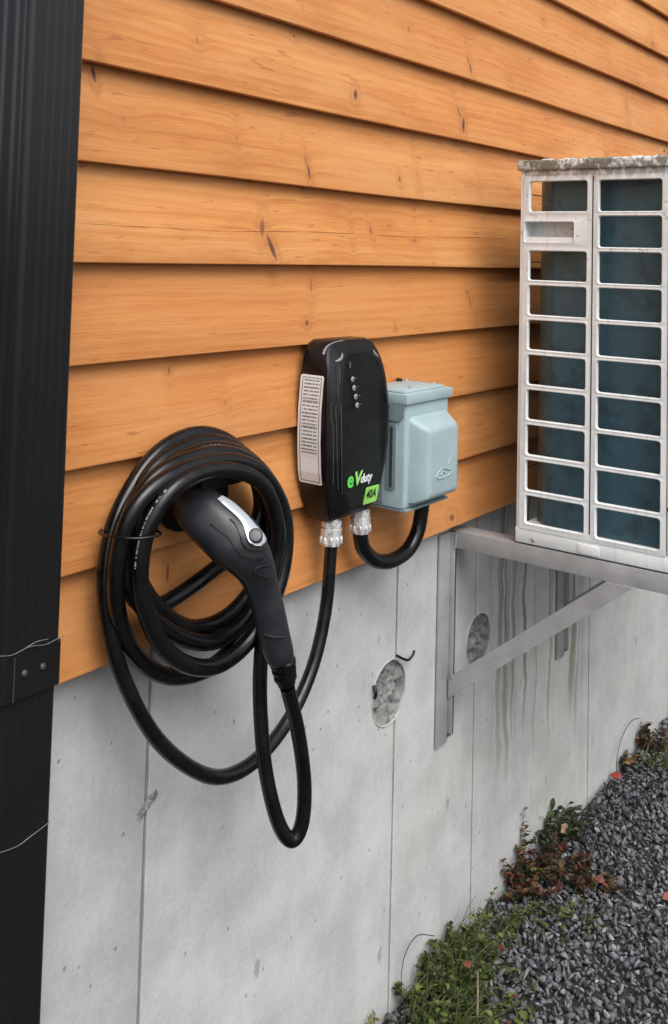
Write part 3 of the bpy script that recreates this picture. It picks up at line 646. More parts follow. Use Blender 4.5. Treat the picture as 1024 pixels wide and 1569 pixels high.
# even out the hand-laid waypoints a little
for it in range(5):
    Q = CP[:]
    for i in range(1, len(CP)-1): CP[i] = Q[i]*.5+(Q[i-1]+Q[i+1])*.25
RC = .0119
NC = len(CP)
def cable_r(i): return RC+.0012*max(0, min(1, (i-90)/30))*max(0, min(1, (NC-90-i)/30))
cable = tube('cable', CP, [cable_r(i) for i in range(NC)], M['rubber'], cc, 14)
def print_strip(i0, i1, seed, width=.0042):
    r = random.Random(seed); eye = Vector((0, -1.21875, 0)); vs_, fs = [], []
    i = i0; T, N = frames(CP)
    while i < i1:
        for sub in range(6):
            if r.random() < .30: continue
            a = sub/6; b = a+.12
            for s in (0,):
                base = len(vs_)
                for tt in (a, b):
                    p = CP[i].lerp(CP[i+1], tt); T_ = (CP[i+1]-CP[i]).normalized(); d = (eye-p); d = (d-T_*d.dot(T_)).normalized(); sd_ = T_.cross(d)
                    d2 = (d*.93+sd_*-.37 if seed != 2 else d*.86+sd_*-.51).normalized(); s2 = T_.cross(d2)
                    hwid = width*r.uniform(.35, .5)
                    vs_ += [p+d2*(RC+.0014)+s2*hwid, p+d2*(RC+.0014)-s2*hwid]
                fs.append((base, base+1, base+3, base+2))
        i += 1
    o = mk('printed_lettering', vs_, fs, M['cable_print'], cable); o['kind'] = 'stuff'
LEN = len(CABLE)
def idx(k): return k*8
print_strip(idx(40), idx(43)+4, 1, .003)
print_strip(idx(80)+2, idx(82), 2, .0030)
tube('cable_tie', catmull([(1.016, -.050, -.415), (.999, -.066, -.413), (.990, -.095, -.410), (.992, -.122, -.408), (1.004, -.140, -.408), (1.020, -.149, -.408), (1.036, -.150, -.408), (1.046, -.142, -.408), (1.052, -.120, -.409)], 5), .0022, M['rubber'], cc, 8)

conn_c = [Vector(g[:3]) for g in GUN]; conn_r = [g[3] for g in GUN]
GP = catmull([tuple(p) for p in conn_c], 6)
GR = [v.x for v in catmull([(r, 0, 0) for r in conn_r], 6)]
def loft(P, Rd, seg=28):
    T, N = frames(P); vs_ = []; eye = Vector((0, -1.21875, 0))
    L = []
    for i, p in enumerate(P):
        d = eye-p; d = (d-T[i]*d.dot(T[i])).normalized(); s = T[i].cross(d); ring = []
        for k in range(seg):
            a = 2*math.pi*k/seg; c, q = math.cos(a), math.sin(a); e = .82
            ring.append(p+(d*(abs(c)**e*math.copysign(1, c))*.97+s*(abs(q)**e*math.copysign(1, q)))*Rd[i])
        L.append(ring)
    return rings(L)
GR = [r*(1.0 if i < 24 else .94) for i, r in enumerate(GR)]
v, f = loft(GP, GR); conn = mkb('connector', v, f, M['grip'], cc, 60, 'black plug connector with a silver release lever')
# release lever
lv = []
eye = Vector((0, -1.21875, 0))
Lp = catmull(LEVL, 4); Rp = catmull(LEVR, 4)
top, bot = [], []
for a, b in zip(Lp, Rp):
    mid = (a+b)/2; d = (eye-mid).normalized(); row = []
    for s in (0, .12, .5, .88, 1): row.append(a.lerp(b, s)+d*(.0020 if 0 < s < 1 else 0.0)+d*.001*(1 if s == .5 else 0))
    top.append(row); bot.append([a-d*.006, b-d*.006])
vs_, fs = [], []
for row, bb in zip(top, bot): vs_ += [bb[0]]+row+[bb[1]]
n = 7
for i in range(len(top)-1):
    for j in range(n-1): a = i*n+j; fs.append((a, a+1, a+1+n, a+n))
fs.append(tuple(range(n))); fs.append(tuple((len(top)-1)*n+j for j in range(n)))
lever = mkb('release_lever', vs_, fs, M['silver'], conn, 50)
b = Vector(BTN[0]); d = (eye-b).normalized(); d = (d+Vector((0, 0, .35))).normalized()
v, f = lathe([(-.006, .0108), (.0022, .0108), (.0030, .0098)], b, d, 22); ring_ = mk('button_ring', v, f, M['seam'], lever, 40)
v, f = lathe([(0, .0088), (.0036, .0088), (.0042, .0078)], b, d, 22); mk('lever_button', v, f, M['button'], lever, 40)
for k, S in enumerate(SEAMS):
    tube('seam', catmull(S, 5), .0013 if k < 3 else .0017, M['seam'], conn, 6)
# strain relief: ridged boot under the grip
a = Vector((1.2445, -.213, -.622)); b2 = Vector((1.2575, -.2138, -.668)); ax = (b2-a); Ln = ax.length
pr = [(-.006, .0185), (.004, .0190), (.006, .0165)]
for k in range(3):
    q = .008+k*.0118; rr = .0205-k*.0012; pr += [(q, rr-.003), (q+.0015, rr), (q+.0065, rr), (q+.008, rr-.0035), (q+.0105, rr-.0035)]
pr += [(Ln, .0142)]
v, f = lathe(pr, a, ax, 20); mk('strain_relief', v, f, M['rubber'], conn, 40)

# ================================================================ HEAT PUMP ON BRACKETS
AX0, AX1, AYB, AYF, AZ0, AZ1 = 2.12, 3.06, -.175, -.552, -.638, .202
hp = thing('heat_pump', 'weathered white outdoor heat pump unit with grille openings above metal brackets', 'heat pump', (2.59, -.36, AZ0))
def rr2(y0, y1, z0, z1, r, n=4):
    P = []
    for (cy, cz, a0) in ((y1-r, z1-r, 0), (y0+r, z1-r, 90), (y0+r, z0+r, 180), (y1-r, z0+r, 270)):
        for k in range(n+1): a = R(a0+90*k/n); P.append((cy+r*math.cos(a), cz+r*math.sin(a)))
    return P
def rect_like(y0, y1, z0, z1, n=4):
    """points on a plain rectangle paired with those of rr2"""
    P = []; m = n//2
    for (cy, cz, e0, e1) in ((y1, z1, 'v', 'h'), (y0, z1, 'h', 'v'), (y0, z0, 'v', 'h'), (y1, z0, 'h', 'v')):
        for k in range(n+1):
            s = .012*(abs(k-m)/m if m else 0); ey = (1 if cy == y0 else -1); ez = (1 if cz == z0 else -1)
            if k == m: P.append((cy, cz))
            else:
                e = e0 if k < m else e1
                P.append((cy, cz+ez*s) if e == 'v' else (cy+ey*s, cz))
    return P
def side_panel():
    vs_, fs = [], []
    def add(loops, close=False):
        n = len(loops[0]); b = len(vs_)
        for L in loops: vs_.extend(L)
        for i in range(len(loops)-1):
            for k in range(n): q, w_ = b+i*n+k, b+i*n+(k+1) % n; fs.append((q, w_, w_+n, q+n))
        if close: fs.append(tuple(b+(len(loops)-1)*n+k for k in range(n)))
    def cell(oy0, oy1, oz0, oz1, hy0, hy1, hz0, hz1, r=.0055, deep=.006, close=False, lip=.0045):
        ex = lambda q: rr2(hy0-q, hy1+q, hz0-q, hz1+q, r+q)
        at = lambda P, x: [(x, y, z) for y, z in P]
        loops = [at(rect_like(oy0, oy1, oz0, oz1), AX0-.0022), at(ex(lip+.0012), AX0-.0023), at(ex(lip*.75), AX0-.0030), at(ex(lip*.35), AX0-.0030), at(ex(0), AX0-.0012), at(ex(-.0004), AX0+.004), at(ex(-.0004), AX0+deep)]
        add(loops, close)
    pitch = .0785
    c2 = [(.175-pitch*i, .109-pitch*i) for i in range(10)]; c2[9] = (-.5325, -.594)
    def bounds(rows, i, lo, hi):
        t_ = hi if i == 0 else (rows[i-1][1]+rows[i][0])/2; b = lo if i == len(rows)-1 else (rows[i][1]+rows[i+1][0])/2
        return b, t_
    lo_, hi_ = -.606, .189
    rows1 = [(.175, .109), (.0845, .0385)]+[(.017-pitch*i, -.047-pitch*i) for i in range(8)]; rows1[9] = (-.5325, -.591)
    for i, (t_, b) in enumerate(rows1):
        zb, zt = bounds(rows1, i, lo_, hi_)
        if i == 1: cell(-.350, -.1835, zb, zt, -.306, -.1865, b, t_, .004, .040, True, .0026)
        else: cell(-.350, -.1835, zb, zt, -.3365, -.1985, b-.0012, t_+.0012)
    for i, (t_, b) in enumerate(c2):
        zb, zt = bounds(c2, i, lo_, hi_); cell(-.516, -.350, zb, zt, -.5025, -.3635, b-.0012, t_+.0012)
    o = mkb('side_panel', vs_, fs, M['ac'], hp, 40, 'white side panel with two columns of rounded openings')
    return o
sp = side_panel()
# plain margins of the side, corner posts
bm = bmesh.new(); bx(bm, AX0, AX0+.02, -.1835, AYB, AZ0+.03, AZ1+.002, .002); bx(bm, AX0-.0006, AX0+.02, AYF, -.516, AZ0+.03, AZ1+.002, .002); bx(bm, AX0, AX0+.02, -.5162, -.1833, .189, AZ1+.002, .0008)
from_bm('corner_post', bm, M['ac'], hp, 40)
for q in (-.3505,):
    box('panel_seam', AX0-.0030, AX0-.0005, q-.0012, q+.0012, -.590, .186, M['ac_dark'], sp)
# finger bar across the grab handle
F = [(AX0+.002, .0500), (AX0+.038, .0420), (AX0+.038, .0388), (AX0+.0005, .0390)]
v, f = rings([[(x, -.305, z) for x, z in F], [(x, -.1875, z) for x, z in F]]); mkb('grab_handle', v, f, M['ac'], sp)
base = box('base_pan', AX0-.001, AX1, AYF-.001, AYB+.001, AZ0, AZ0+.0335, M['ac'], hp, .0025)
box('drain_plate', AX0-.0032, AX0+.002, -.372, -.322, AZ0+.004, AZ0+.024, M['ac'], base, .0008)
v, f = lathe([(0, .005), (.0025, .005), (.004, .003)], (AX0-.001, -.2185, AZ0+.0115), (-1, 0, 0), 12); mk('screw', v, f, M['zinc'], base, 40)
for z in (.150, -.231, -.508):
    v, f = lathe([(0, .0048), (.0025, .0048), (.004, .003)], (AX0-.0006, -.5225, z), (-1, 0, 0), 12); mk('screw', v, f, M['ac_dark'], hp, 40)
bm = bmesh.new(); bx(bm, AX0-.007, AX1+.007, AYF-.008, AYB+.008, AZ1, AZ1+.0235, .004, 3)
lidac = from_bm('lid', bm, M['ac'], hp, 40, 'white top lid darkened by algae')
bm = bmesh.new()
for k in range(8):
    y0 = -.225-.052*k
    if y0 > AYF+.03: bx(bm, AX0+.02, AX1-.05, y0-.019, y0+.011, AZ1+.018, AZ1+.0285, .0045, 3)
from_bm('lid_ridge', bm, M['ac'], lidac, 40)
def moss(cx, cy, cz, s, seed):
    bm = bmesh.new(); r = random.Random(seed)
    for k in range(30):
        b = bmesh.ops.create_icosphere(bm, subdivisions=1, radius=s*r.uniform(.2, .5)); bmesh.ops.translate(bm, vec=(cx+r.gauss(0, s*.7), cy+r.gauss(0, s*.7), cz+abs(r.gauss(0, s*.35))), verts=b['verts'])
    from_bm('moss_tuft', bm, M['moss'], lidac, None)
moss(AX0+.010, -.525, AZ1+.028, .010, 3)
# coil behind the openings: wraps the corner
RCX, RCY, RR = 2.237, -.2519, .072
prof = [(2.165, -.545)]+[(2.165, -.545+(.293)*k/12) for k in range(1, 12)]+[(RCX-RR*math.cos(R(90*k/14)), RCY+RR*math.sin(R(90*k/14))) for k in range(15)]+[(RCX+(2.95-RCX)*k/12, RCY+RR) for k in range(1, 13)]
L = [[(x, y, z) for x, y in prof] for z in (-.604, -.2, .19)]
vs_, fs = [], []
n = len(prof)
for row in L: vs_ += row
for i in range(2):
    for k in range(n-1): a = i*n+k; fs.append((a, a+1, a+1+n, a+n))
inner = [[(x+.024 if k < 12 else x+.010, y-.024 if k > 20 else y, z) for k, (x, y) in enumerate(prof)] for z in (-.604, -.2, .19)]
o_ = len(vs_)
for row in inner: vs_ += row
for i in range(2):
    for k in range(n-1): a = o_+i*n+k; fs.append((a, a+n, a+1+n, a+1))
mkb('coil', vs_, fs, M['fins'], hp, 60, 'blue black finned coil behind the grille')
for x in (2.134, 2.147):
    tube('guard_wire', [(x, -.1785, -.604), (x, -.1785, .195)], .0012, M['ac_dark'], hp, 6)
for k in range(5):
    z = .150-.1575*k; tube('guard_wire', [(2.122, -.1775, z), (3.04, -.1775, z)], .0012, M['ac_dark'], hp, 6)
box('far_side_panel', AX1-.012, AX1, AYF+.001, AYB, AZ0+.03, AZ1+.001, M['ac'], hp, .002)
box('inner_partition', 2.80, 2.804, AYF+.02, -.190, -.60, .195, M['ac_dark'], hp)
# front with the fan opening
fcx, fcz, fr = 2.545, -.215, .335
vs_, fs = [], []; n = 48
sq = []
for k in range(n):
    a = 2*math.pi*k/n; c, s_ = math.cos(a), math.sin(a); m_ = 1/max(abs(c), abs(s_)); sq.append((fcx+.395*c*m_, AYF, fcz+.385*s_*m_))
rg = lambda r, y: [(fcx+r*math.cos(2*math.pi*k/n), y, fcz+r*math.sin(2*math.pi*k/n)) for k in range(n)]
v, f = rings([sq, rg(fr+.012, AYF), rg(fr+.004, AYF-.006), rg(fr, AYF-.004), rg(fr, AYF+.05)], False, False)
fp = mkb('front_panel', v, f, M['ac'], hp, 40)
bm = bmesh.new(); bx(bm, 2.94, AX1-.013, AYF, AYF+.01, AZ0+.034, AZ1, .001); bx(bm, AX0+.021, 2.94, AYF+.0004, AYF+.01, .170, AZ1, .0005); bx(bm, AX0+.021, 2.15, AYF+.0006, AYF+.01, AZ0+.034, .170, .0005); from_bm('front_margin', bm, M['ac'], fp, 40)
vs_, fs = [], []
for r in [fr*q for q in (.16, .3, .44, .58, .72, .86, .985)]:
    v, f = sweep([Vector((fcx+r*math.cos(2*math.pi*k/40), AYF-.012, fcz+r*math.sin(2*math.pi*k/40))) for k in range(41)], .0025, 5, False); b0 = len(vs_); vs_ += v; fs += [tuple(i+b0 for i in q) for q in f]
for k in range(12):
    a = 2*math.pi*k/12; v, f = sweep([Vector((fcx+q*fr*math.cos(a), AYF-.010, fcz+q*fr*math.sin(a))) for q in (.16, 1.0)], .0025, 5); b0 = len(vs_); vs_ += v; fs += [tuple(i+b0 for i in q) for q in f]
mk('fan_guard', vs_, fs, M['ac'], fp, 60)
for k in range(3):
    vs_ = []; fs = []
    for i in range(7):
        q = .12+.80*i/6
        for j in range(5):
            a = 2*math.pi*k/3+(j/4-.5)*(.9-.2*q); vs_.append((fcx+q*fr*math.cos(a), AYF+.03+.05*(j/4), fcz+q*fr*math.sin(a)))
    for i in range(6):
        for j in range(4): a = i*5+j; fs.append((a, a+1, a+6, a+5))
    mk('fan_blade', vs_, fs, M['ac_dark'], hp, 60)
v, f = lathe([(0, .05), (.06, .05), (.07, .03)], (fcx, AYF+.09, fcz), (0, -1, 0), 20); mk('fan_hub', v, f, M['ac_dark'], hp, 40)

def bracket(dx, label):
    b = thing('wall_bracket', label, 'bracket', (2.115+dx, 0, -1.125), 'brackets under the heat pump')
    bm = bmesh.new(); bx(bm, 2.071+dx, 2.1180+dx, -.0085, -.0022, -1.128, -.6465, .0012); upr = from_bm('upright', bm, M['steel'], b, 40)
    bm = bmesh.new(); bx(bm, 2.1182+dx, 2.1215+dx, -.020, -.0022, -1.108, -.6465, .0008); from_bm('upright_rib', bm, M['steel'], upr, 40)
    bm = bmesh.new(); bx(bm, 2.1217+dx, 2.154+dx, -.0052, -.0022, -1.122, -.6465, .0008); from_bm('back_flange', bm, M['shaded_steel'], upr, 40)  # dark colour stands in for the shaded strip beside the rib
    bm = bmesh.new(); bx(bm, 2.1180+dx, 2.1232+dx, -.560, -.0204, -.6815, -.6415, .0012); arm = from_bm('arm', bm, M['steel'], b, 40)
    bm = bmesh.new(); bx(bm, 2.1234+dx, 2.170+dx, -.560, -.0090, -.6457, -.6417, .001); from_bm('arm_flange', bm, M['steel'], arm, 40)
    p0, p1 = Vector((0, -.012, -1.003)), Vector((0, -.432, -.672)); d = (p1-p0).normalized(); nrm = Vector((0, d.z, -d.y)); wd = .0185
    def cutz(o_, z): s = (z-o_.z)/d.z; return o_+d*s
    def cuty(o_, y): s = (y-o_.y)/d.y; return o_+d*s
    P = [cuty(p0-nrm*wd, -.0125), cutz(p0-nrm*wd, -.6818), cutz(p0+nrm*wd, -.6818), cuty(p0+nrm*wd, -.0125)]
    vs_ = [(2.1130+dx, p.y, p.z) for p in P]+[(2.1178+dx, p.y, p.z) for p in P]
    br = mkb('brace', vs_, [(0, 1, 2, 3), (4, 5, 6, 7), (0, 1, 5, 4), (1, 2, 6, 5), (2, 3, 7, 6), (3, 0, 4, 7)], M['steel'], b)
    e_ = p0+nrm*wd if (p0+nrm*wd).z > (p0-nrm*wd).z else p0-nrm*wd; sg = 1 if e_ == p0-nrm*wd else -1
    P2 = [cuty(e_, -.024), cutz(e_, -.6818), cutz(e_+nrm*.004*sg, -.6818), cuty(e_+nrm*.004*sg, -.024)]
    vs_ = [(2.1179+dx, p.y, p.z) for p in P2]+[(2.160+dx, p.y, p.z) for p in P2]
    mkb('brace_flange', vs_, [(0, 1, 2, 3), (4, 5, 6, 7), (0, 1, 5, 4), (1, 2, 6, 5), (2, 3, 7, 6), (3, 0, 4, 7)], M['steel'], br)
    tube('weld_bead', [(2.1177+dx, -.0225, -.6480), (2.1177+dx, -.0225, -.664), (2.1177+dx, -.0215, -.6845)], [.0022, .003, .002], M['zinc'], arm, 6)
    tube('weld_bead', [(2.1127+dx, -.0210, -.968), (2.1127+dx, -.0215, -.98)], [.0025, .0022], M['zinc'], br, 6)
bracket(0, 'grey steel wall bracket nearer the outlet box, carrying the heat pump')
bracket(.662, 'grey steel wall bracket farther from the outlet box, partly hidden behind the other')

# ================================================================ GRAVEL AND PLANTS
nr_ = np.random.default_rng(11)
def stone_shape(seed):
    r = random.Random(seed); bm = bmesh.new(); ax = (r.uniform(.75, 1.25), r.uniform(.5, .85), r.uniform(.28, .55))
    for k in range(9):
        v = Vector((r.gauss(0, 1), r.gauss(0, 1), r.gauss(0, 1))).normalized(); v = Vector((v.x*ax[0], v.y*ax[1], v.z*ax[2]))*r.uniform(.8, 1.05); bm.verts.new(v)
    res = bmesh.ops.convex_hull(bm, input=bm.verts[:]); bmesh.ops.delete(bm, geom=[e for e in res['geom_interior'] if isinstance(e, bmesh.types.BMVert)], context='VERTS')
    bmesh.ops.triangulate(bm, faces=bm.faces[:]); bmesh.ops.recalc_face_normals(bm, faces=bm.faces); bm.verts.ensure_lookup_table()
    V = np.array([v.co[:] for v in bm.verts]); F = np.array([[v.index for v in f.verts] for f in bm.faces]); bm.free(); return V, F
shapes = [stone_shape(s) for s in range(24)]
def gravel():
    pts = []
    def fill(x0, x1, y0, y1, sp, smin, smax, lay):
        nx, ny = int((x1-x0)/sp), int((y1-y0)/sp)
        gx, gy = np.meshgrid(np.arange(nx), np.arange(ny)); n = gx.size
        X = x0+(gx.ravel()+nr_.uniform(-.2, 1.2, n))*sp; Y = y0+(gy.ravel()+nr_.uniform(-.2, 1.2, n))*sp
        S = smin*(smax/smin)**(nr_.random(n)**1.7); Z = nr_.uniform(-.004, .010, n)+lay
        pts.append(np.stack([X, Y, Z, S], 1))
    fill(1.45, 4.2, -.95, -.012, .0128, .0072, .0175, 0)
    fill(1.45, 4.2, -.95, -.012, .026, .009, .019, .005)
    fill(.3, 1.45, -1.2, -.012, .022, .011, .022, 0); fill(4.2, 7.0, -1.2, -.012, .034, .012, .024, 0); fill(1.45, 4.2, -1.5, -.95, .030, .012, .024, 0)
    A = np.concatenate(pts); VV, FF, CC = [], [], []; base = 0
    for k, (x, y, z, s) in enumerate(A):
        V, F = shapes[int(nr_.integers(24))]; q = nr_.normal(size=4); q[1:3] *= .55; q /= np.linalg.norm(q); a, b, c, d = q
        Rm = np.array([[1-2*(c*c+d*d), 2*(b*c-a*d), 2*(b*d+a*c)], [2*(b*c+a*d), 1-2*(b*b+d*d), 2*(c*d-a*b)], [2*(b*d-a*c), 2*(c*d+a*b), 1-2*(b*b+c*c)]])
        W = (V*s)@Rm.T+np.array([x, min(y, -.002-s*.9), z]); VV.append(W); FF.append(F+base); base += len(V)
        g = .135*np.exp(nr_.normal(0, .36)); 
        if nr_.random() < .02: g = nr_.uniform(.20, .42)
        t_ = nr_.normal(0, .03); CC.append(np.tile([g*(1+t_), g*(1+t_*.2), g*(1.07-t_), 1], (len(V), 1)))
    VV = np.concatenate(VV); FF = np.concatenate(FF); CC = np.concatenate(CC)
    me = bpy.data.meshes.new('gravel'); me.vertices.add(len(VV)); me.loops.add(len(FF)*3); me.polygons.add(len(FF))
    me.vertices.foreach_set('co', VV.astype(np.float32).ravel()); me.loops.foreach_set('vertex_index', FF.astype(np.int32).ravel())
    me.polygons.foreach_set('loop_start', np.arange(0, len(FF)*3, 3, dtype=np.int32)); me.update(calc_edges=True)
    at = me.color_attributes.new('tint', 'FLOAT_COLOR', 'POINT'); at.data.foreach_set('color', CC.astype(np.float32).ravel())
    o = finish('gravel', me, M['stone']); o['kind'] = 'stuff'; o['label'] = 'dark grey crushed stone gravel along the foundation'; o['category'] = 'gravel'
gravel()

class Foliage:
    def __init__(s): s.v, s.f, s.c = [], [], []
    def leaf(s, p, d, n, L, W, col, curl=.15):
        """a folded, slightly curled leaf from p along d"""
        d = d.normalized(); sd_ = d.cross(n); 
        if sd_.length < 1e-4: sd_ = d.orthogonal()
        sd_.normalize(); n = sd_.cross(d).normalized(); b = len(s.v)
        tip = p+d*L-n*L*curl; m1 = p+d*L*.38-n*L*.02; m2 = p+d*L*.72-n*L*curl*.5
        s.v += [p, m1+sd_*W*.5+n*W*.14, m2+sd_*W*.36+n*W*.10, tip, m2-sd_*W*.36+n*W*.10, m1-sd_*W*.5+n*W*.14, m1, m2]
        s.f += [(b, b+1, b+6), (b+1, b+2, b+7, b+6), (b+2, b+3, b+7), (b+3, b+4, b+7), (b+4, b+5, b+6, b+7), (b+5, b, b+6)]
        s.c += [(*col, 1)]*8
    def blade(s, p, d, L, W, col, droop=.5, n=4):
        sd_ = d.cross(Vector((0, 0, 1))); sd_ = (sd_ if sd_.length > 1e-3 else Vector((1, 0, 0))).normalized(); b = len(s.v); q = Vector(p); dd = d.normalized()
        for k in range(n+1):
            w_ = W*(1-k/n)**.7*.5+.0002; s.v += [q+sd_*w_, q-sd_*w_]; s.c += [(*col, 1)]*2
            q = q+dd*L/n; dd = (dd+Vector((0, 0, -droop/n))).normalized()
            if k: a = b+2*(k-1); s.f.append((a, a+1, a+3, a+2))
    def build(s, name, parent, label=None):
        me = bpy.data.meshes.new(name); me.from_pydata([(v[0], v[1], v[2]+H) for v in s.v], [], s.f); me.update()
        at = me.color_attributes.new('tint', 'FLOAT_COLOR', 'POINT'); at.data.foreach_set('color', np.array(s.c, dtype=np.float32).ravel())
        return finish(name, me, M['leaf'], parent, None, label)
G = -H
GREENS = [(.075, .100, .018), (.115, .140, .030), (.035, .060, .014), (.12, .165, .045), (.07, .085, .03), (.03, .045, .012)]
REDS = [(.05, .065, .02), (.09, .085, .03), (.03, .022, .012), (.10, .028, .018), (.17, .055, .030), (.06, .020, .014), (.22, .105, .055), (.035, .018, .013), (.07, .055, .02)]
def rdir(r, lift=.4): return Vector((r.gauss(0, 1), r.gauss(0, 1), abs(r.gauss(0, 1))*lift+.05)).normalized()
def weed(name, label, spots, seed, pal, leafL=(.010, .022), stems=10, hgt=.12, blades=0, per=16, cat='weed', group='weeds growing along the foundation'):
    """spots: (x, y, spread, height, stems) in metres"""
    r = random.Random(seed); cx = sum(s[0] for s in spots)/len(spots); cy = sum(s[1] for s in spots)/len(spots)
    t = thing(name, label, cat, (cx, cy, G), group); fol = Foliage(); sv, sf = [], []
    for (x, y, spd, hh, ns) in spots:
        for k in range(ns):
            a = r.uniform(0, 6.283); q = spd*math.sqrt(r.random())*.8; px, py = x+q*math.cos(a), min(-.006, y+q*math.sin(a))
            lean = Vector((math.cos(a)*q/spd+r.gauss(0, .35), math.sin(a)*q/spd+r.gauss(0, .35), 1.15)).normalized(); h_ = hh*(1-.45*(q/spd)**2)*r.uniform(.55, 1.12)
            P = [Vector((px, py, G))]; dd = lean.copy()
            for i in range(5): P.append(P[-1]+dd*h_/5); dd = (dd+Vector((r.gauss(0, .22), r.gauss(0, .22), -.06))).normalized()
            P = [Vector((p.x, min(p.y, -.006), p.z)) for p in P]
            v, f = sweep(P, [.0015-.0002*i for i in range(6)], 4, False); b0 = len(sv); sv += v; sf += [tuple(i+b0 for i in f_) for f_ in f]
            for j in range(per):
                s_ = r.uniform(.12, 1)*5; i = min(4, int(s_)); p = P[i].lerp(P[i+1], s_-i); d = (rdir(r)+dd*.3).normalized(); c = r.choice(pal); br = math.exp(r.gauss(0, .22)); L_ = r.uniform(*leafL)*(1.15-.35*s_/5)
                pe = p+d*L_
                if pe.y > -.003: d = Vector((d.x, -abs(d.y), d.z))
                fol.leaf(p, d, Vector((r.gauss(0, .35), r.gauss(0, .35), 1)), L_, L_*r.uniform(.45, .75), tuple(min(1, q_*br) for q_ in c), r.uniform(0, .4))
        for k in range(blades):
            a = r.uniform(0, 6.283); q = spd*math.sqrt(r.random()); px, py = x+q*math.cos(a), min(-.008, y+q*math.sin(a))
            d = Vector((r.gauss(0, .6), -abs(r.gauss(0, .5)), 1)); c = r.choice([(.10, .155, .035), (.15, .19, .06), (.06, .10, .02), (.20, .19, .09)])
            fol.blade((px, py, G), d, hh*r.uniform(.6, 1.4), .0035, c, r.uniform(.5, 2.0))
    fol.build('foliage', t); 
    if sv:
        so = mk('stem', sv, sf, M['twig'], t, 60); so['kind'] = 'stuff'
    return t
weed('weed_clump', 'big leafy green weed clump at the foot of the wall', [(1.985, -.075, .085, .105, 30), (2.075, -.065, .08, .115, 31), (2.155, -.050, .06, .11, 17), (1.93, -.11, .06, .08, 14), (1.96, -.16, .05, .06, 10)], 1, GREENS, stems=12, per=15, blades=55, leafL=(.009, .022))
weed('weed_sprig', 'upright yellow green sprig at the right end of the big green clump', [(2.215, -.018, .014, .15, 4)], 2, GREENS[:2]+[(.16, .18, .06)], per=16, leafL=(.010, .018))
weed('weed_patch', 'sparse low green weeds in gravel between the green clump and reddish weed', [(2.36, -.15, .09, .04, 14), (2.45, -.21, .06, .03, 6), (2.30, -.09, .05, .05, 6)], 3, GREENS+[(.16, .15, .07)], per=9, blades=14, leafL=(.010, .02))
weed('weed_patch', 'sparse green weeds and stalks in gravel right of the big green clump', [(2.04, -.215, .04, .045, 7), (2.13, -.19, .04, .03, 4)], 4, GREENS+[(.14, .05, .03)], per=9, blades=7, leafL=(.010, .022))
weed('red_weed', 'reddish brown wilted weed against the wall below the heat pump', [(2.50, -.050, .065, .14, 18), (2.57, -.11, .07, .085, 15), (2.44, -.03, .035, .08, 7), (2.60, -.18, .045, .045, 9)], 5, REDS, per=15, leafL=(.012, .026))
weed('weed_sprig', 'tall green flowering sprig rising from the reddish weed', [(2.497, -.020, .012, .235, 3)], 6, GREENS[:2]+[(.17, .16, .06)], per=18, leafL=(.010, .020))
weed('weed_clump', 'dark green leafy weed between the reddish weed and the far grass', [(2.69, -.035, .045, .12, 14), (2.78, -.03, .035, .085, 8)], 7, [(.035, .050, .022), (.05, .075, .03), (.02, .03, .012), (.09, .10, .06)], per=11, leafL=(.018, .036))
weed('weed_tuft', 'small yellow green tuft at the lowest part of the wall', [(1.80, -.030, .035, .055, 12)], 8, [(.16, .19, .045), (.11, .14, .03), (.20, .19, .07)], per=12, leafL=(.008, .016))
weed('grass_tuft', 'tuft of long grass in gravel at the far right', [(3.33, -.085, .07, .085, 3)], 9, GREENS, per=6, blades=60, cat='grass', group='grass tufts')
weed('dry_weed', 'brown dry weed against the wall beside the grass', [(3.42, -.030, .055, .09, 16), (3.26, -.02, .03, .06, 6)], 10, REDS+[(.16, .11, .07), (.10, .07, .05)], per=11, leafL=(.014, .028))
for k, (x, y, s, lab) in enumerate(((3.06, -.03, .03, 'tiny dark seedlings at the wall joint near the red leaf'), (1.86, -.05, .03, 'tiny dark seedlings at the left end of the big green clump'), (2.33, -.02, .03, 'tiny reddish seedlings on the wall foot left of the reddish weed'))):
    weed('seedling', lab, [(x, y, s, .045, 7)], 20+k, [(.03, .03, .015), (.06, .05, .02), (.08, .03, .02)], per=5, leafL=(.006, .012))

def fallen_leaf(x, y, z, L, W, col, rot, label, curl=.5, tiltv=(.2, .1, 1)):
    t_ = thing('fallen_leaf', label, 'leaf', (x, y, z), 'fallen leaves on the gravel'); fol = Foliage()
    fol.leaf(Vector((x, y, z)), Vector((math.cos(rot), math.sin(rot), .25)), Vector(tiltv), L, W, col, curl); fol.build('leaf_blade', t_)
    tube('leaf_stalk', [(x, y, z), (x-.010*math.cos(rot), y-.010*math.sin(rot), z+.004), (x-.02*math.cos(rot), y-.02*math.sin(rot), z+.012)], .0008, M['twig'], t_, 5)
fallen_leaf(3.155, -.040, G+.016, .034, .022, (.40, .06, .05), 2.4, 'curled red leaf by the wall near the far right grass', .5, (-.6, -.6, .6))
fallen_leaf(3.215, -.045, G+.030, .038, .02, (.42, .25, .13), 1.2, 'tan dry leaf between the red leaf and the grass', .4, (-.7, -.5, .5))
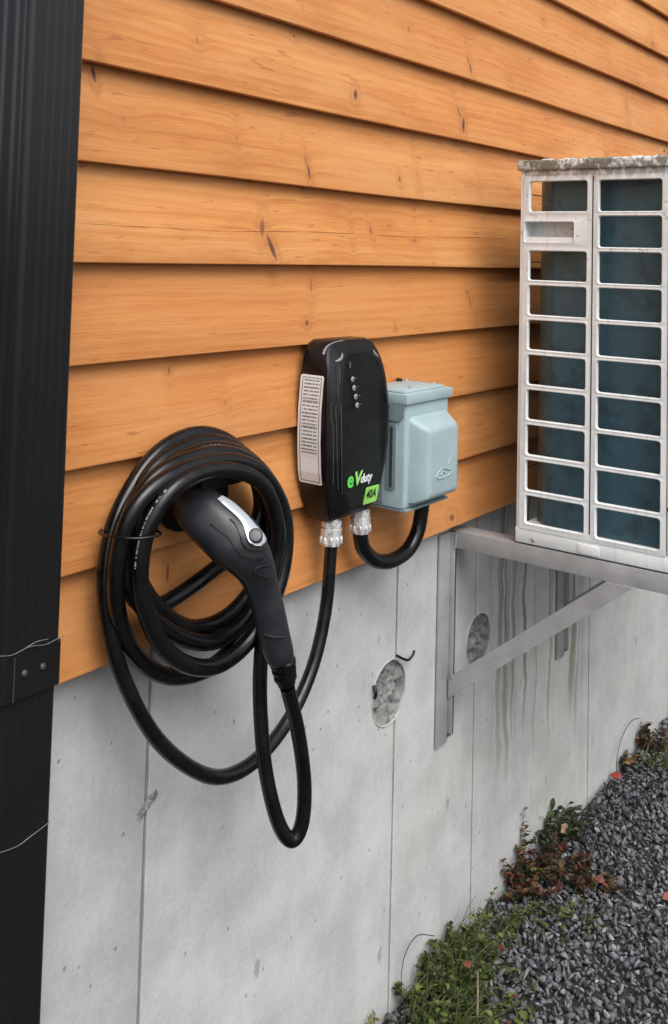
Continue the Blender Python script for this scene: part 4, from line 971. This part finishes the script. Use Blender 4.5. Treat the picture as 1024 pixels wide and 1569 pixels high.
fallen_leaf(2.625, -.345, G+.020, .034, .020, (.36, .10, .07), -.6, 'salmon red leaf lying on the gravel at the right edge', .4, (-.5, -.5, .8))
fallen_leaf(2.645, -.115, G+.020, .024, .015, (.27, .11, .07), .4, 'orange brown leaf on the right side of the reddish weed', .3, (-.5, -.6, .6))
fallen_leaf(2.60, -.205, G+.022, .028, .018, (.26, .10, .07), 2.0, 'pinkish brown leaf below the reddish weed', .3, (-.6, -.5, .6))
fallen_leaf(2.745, -.045, G+.035, .040, .028, (.50, .33, .19), 2.8, 'pale cream leaf above the dark twig', .3, (-.7, -.6, .4))
fallen_leaf(2.015, -.135, G+.085, .030, .020, (.26, .09, .055), 1.0, 'rusty brown leaf caught on top of the big green clump', .4, (-.5, -.6, .6))
fallen_leaf(2.20, -.125, G+.025, .036, .022, (.30, .08, .05), 1.9, 'small rusty leaf upright in gravel right of the big green clump', .2, (-.7, -.6, .2))
tw = thing('twig', 'straight dark twig leaning out of the reddish weed', 'twig', (2.60, -.12, G), 'twigs')
tube('stem', [(2.62, -.135, G+.004), (2.66, -.140, G+.035), (2.70, -.142, G+.078)], [.0038, .0034, .0026], M['twig'], tw, 6)
tw = thing('twig', 'thin arching dry stem against the wall beside the big green clump', 'twig', (1.93, -.02, G), 'twigs')
tube('stem', catmull([(1.925, -.03, G), (1.925, -.018, G+.055), (1.945, -.014, G+.10), (1.99, -.016, G+.118), (2.04, -.03, G+.098)], 5), .0011, M['twig'], tw, 5)
tw = thing('twig', 'thin pale stalk standing upright in the big green clump', 'twig', (1.99, -.165, G), 'twigs')
tube('stem', [(1.985, -.170, G), (1.990, -.168, G+.05), (1.997, -.163, G+.10)], [.0022, .002, .0015], plain('pale_straw', (.25, .20, .13), .8, var=.2), tw, 6)
tw = thing('twig', 'thin arching dry stem above the red leaf at the far right', 'twig', (3.16, -.03, G), 'twigs')
tube('stem', catmull([(3.15, -.03, G), (3.16, -.02, G+.05), (3.22, -.014, G+.10), (3.30, -.016, G+.125), (3.36, -.02, G+.115)], 5), .0012, M['twig'], tw, 5)
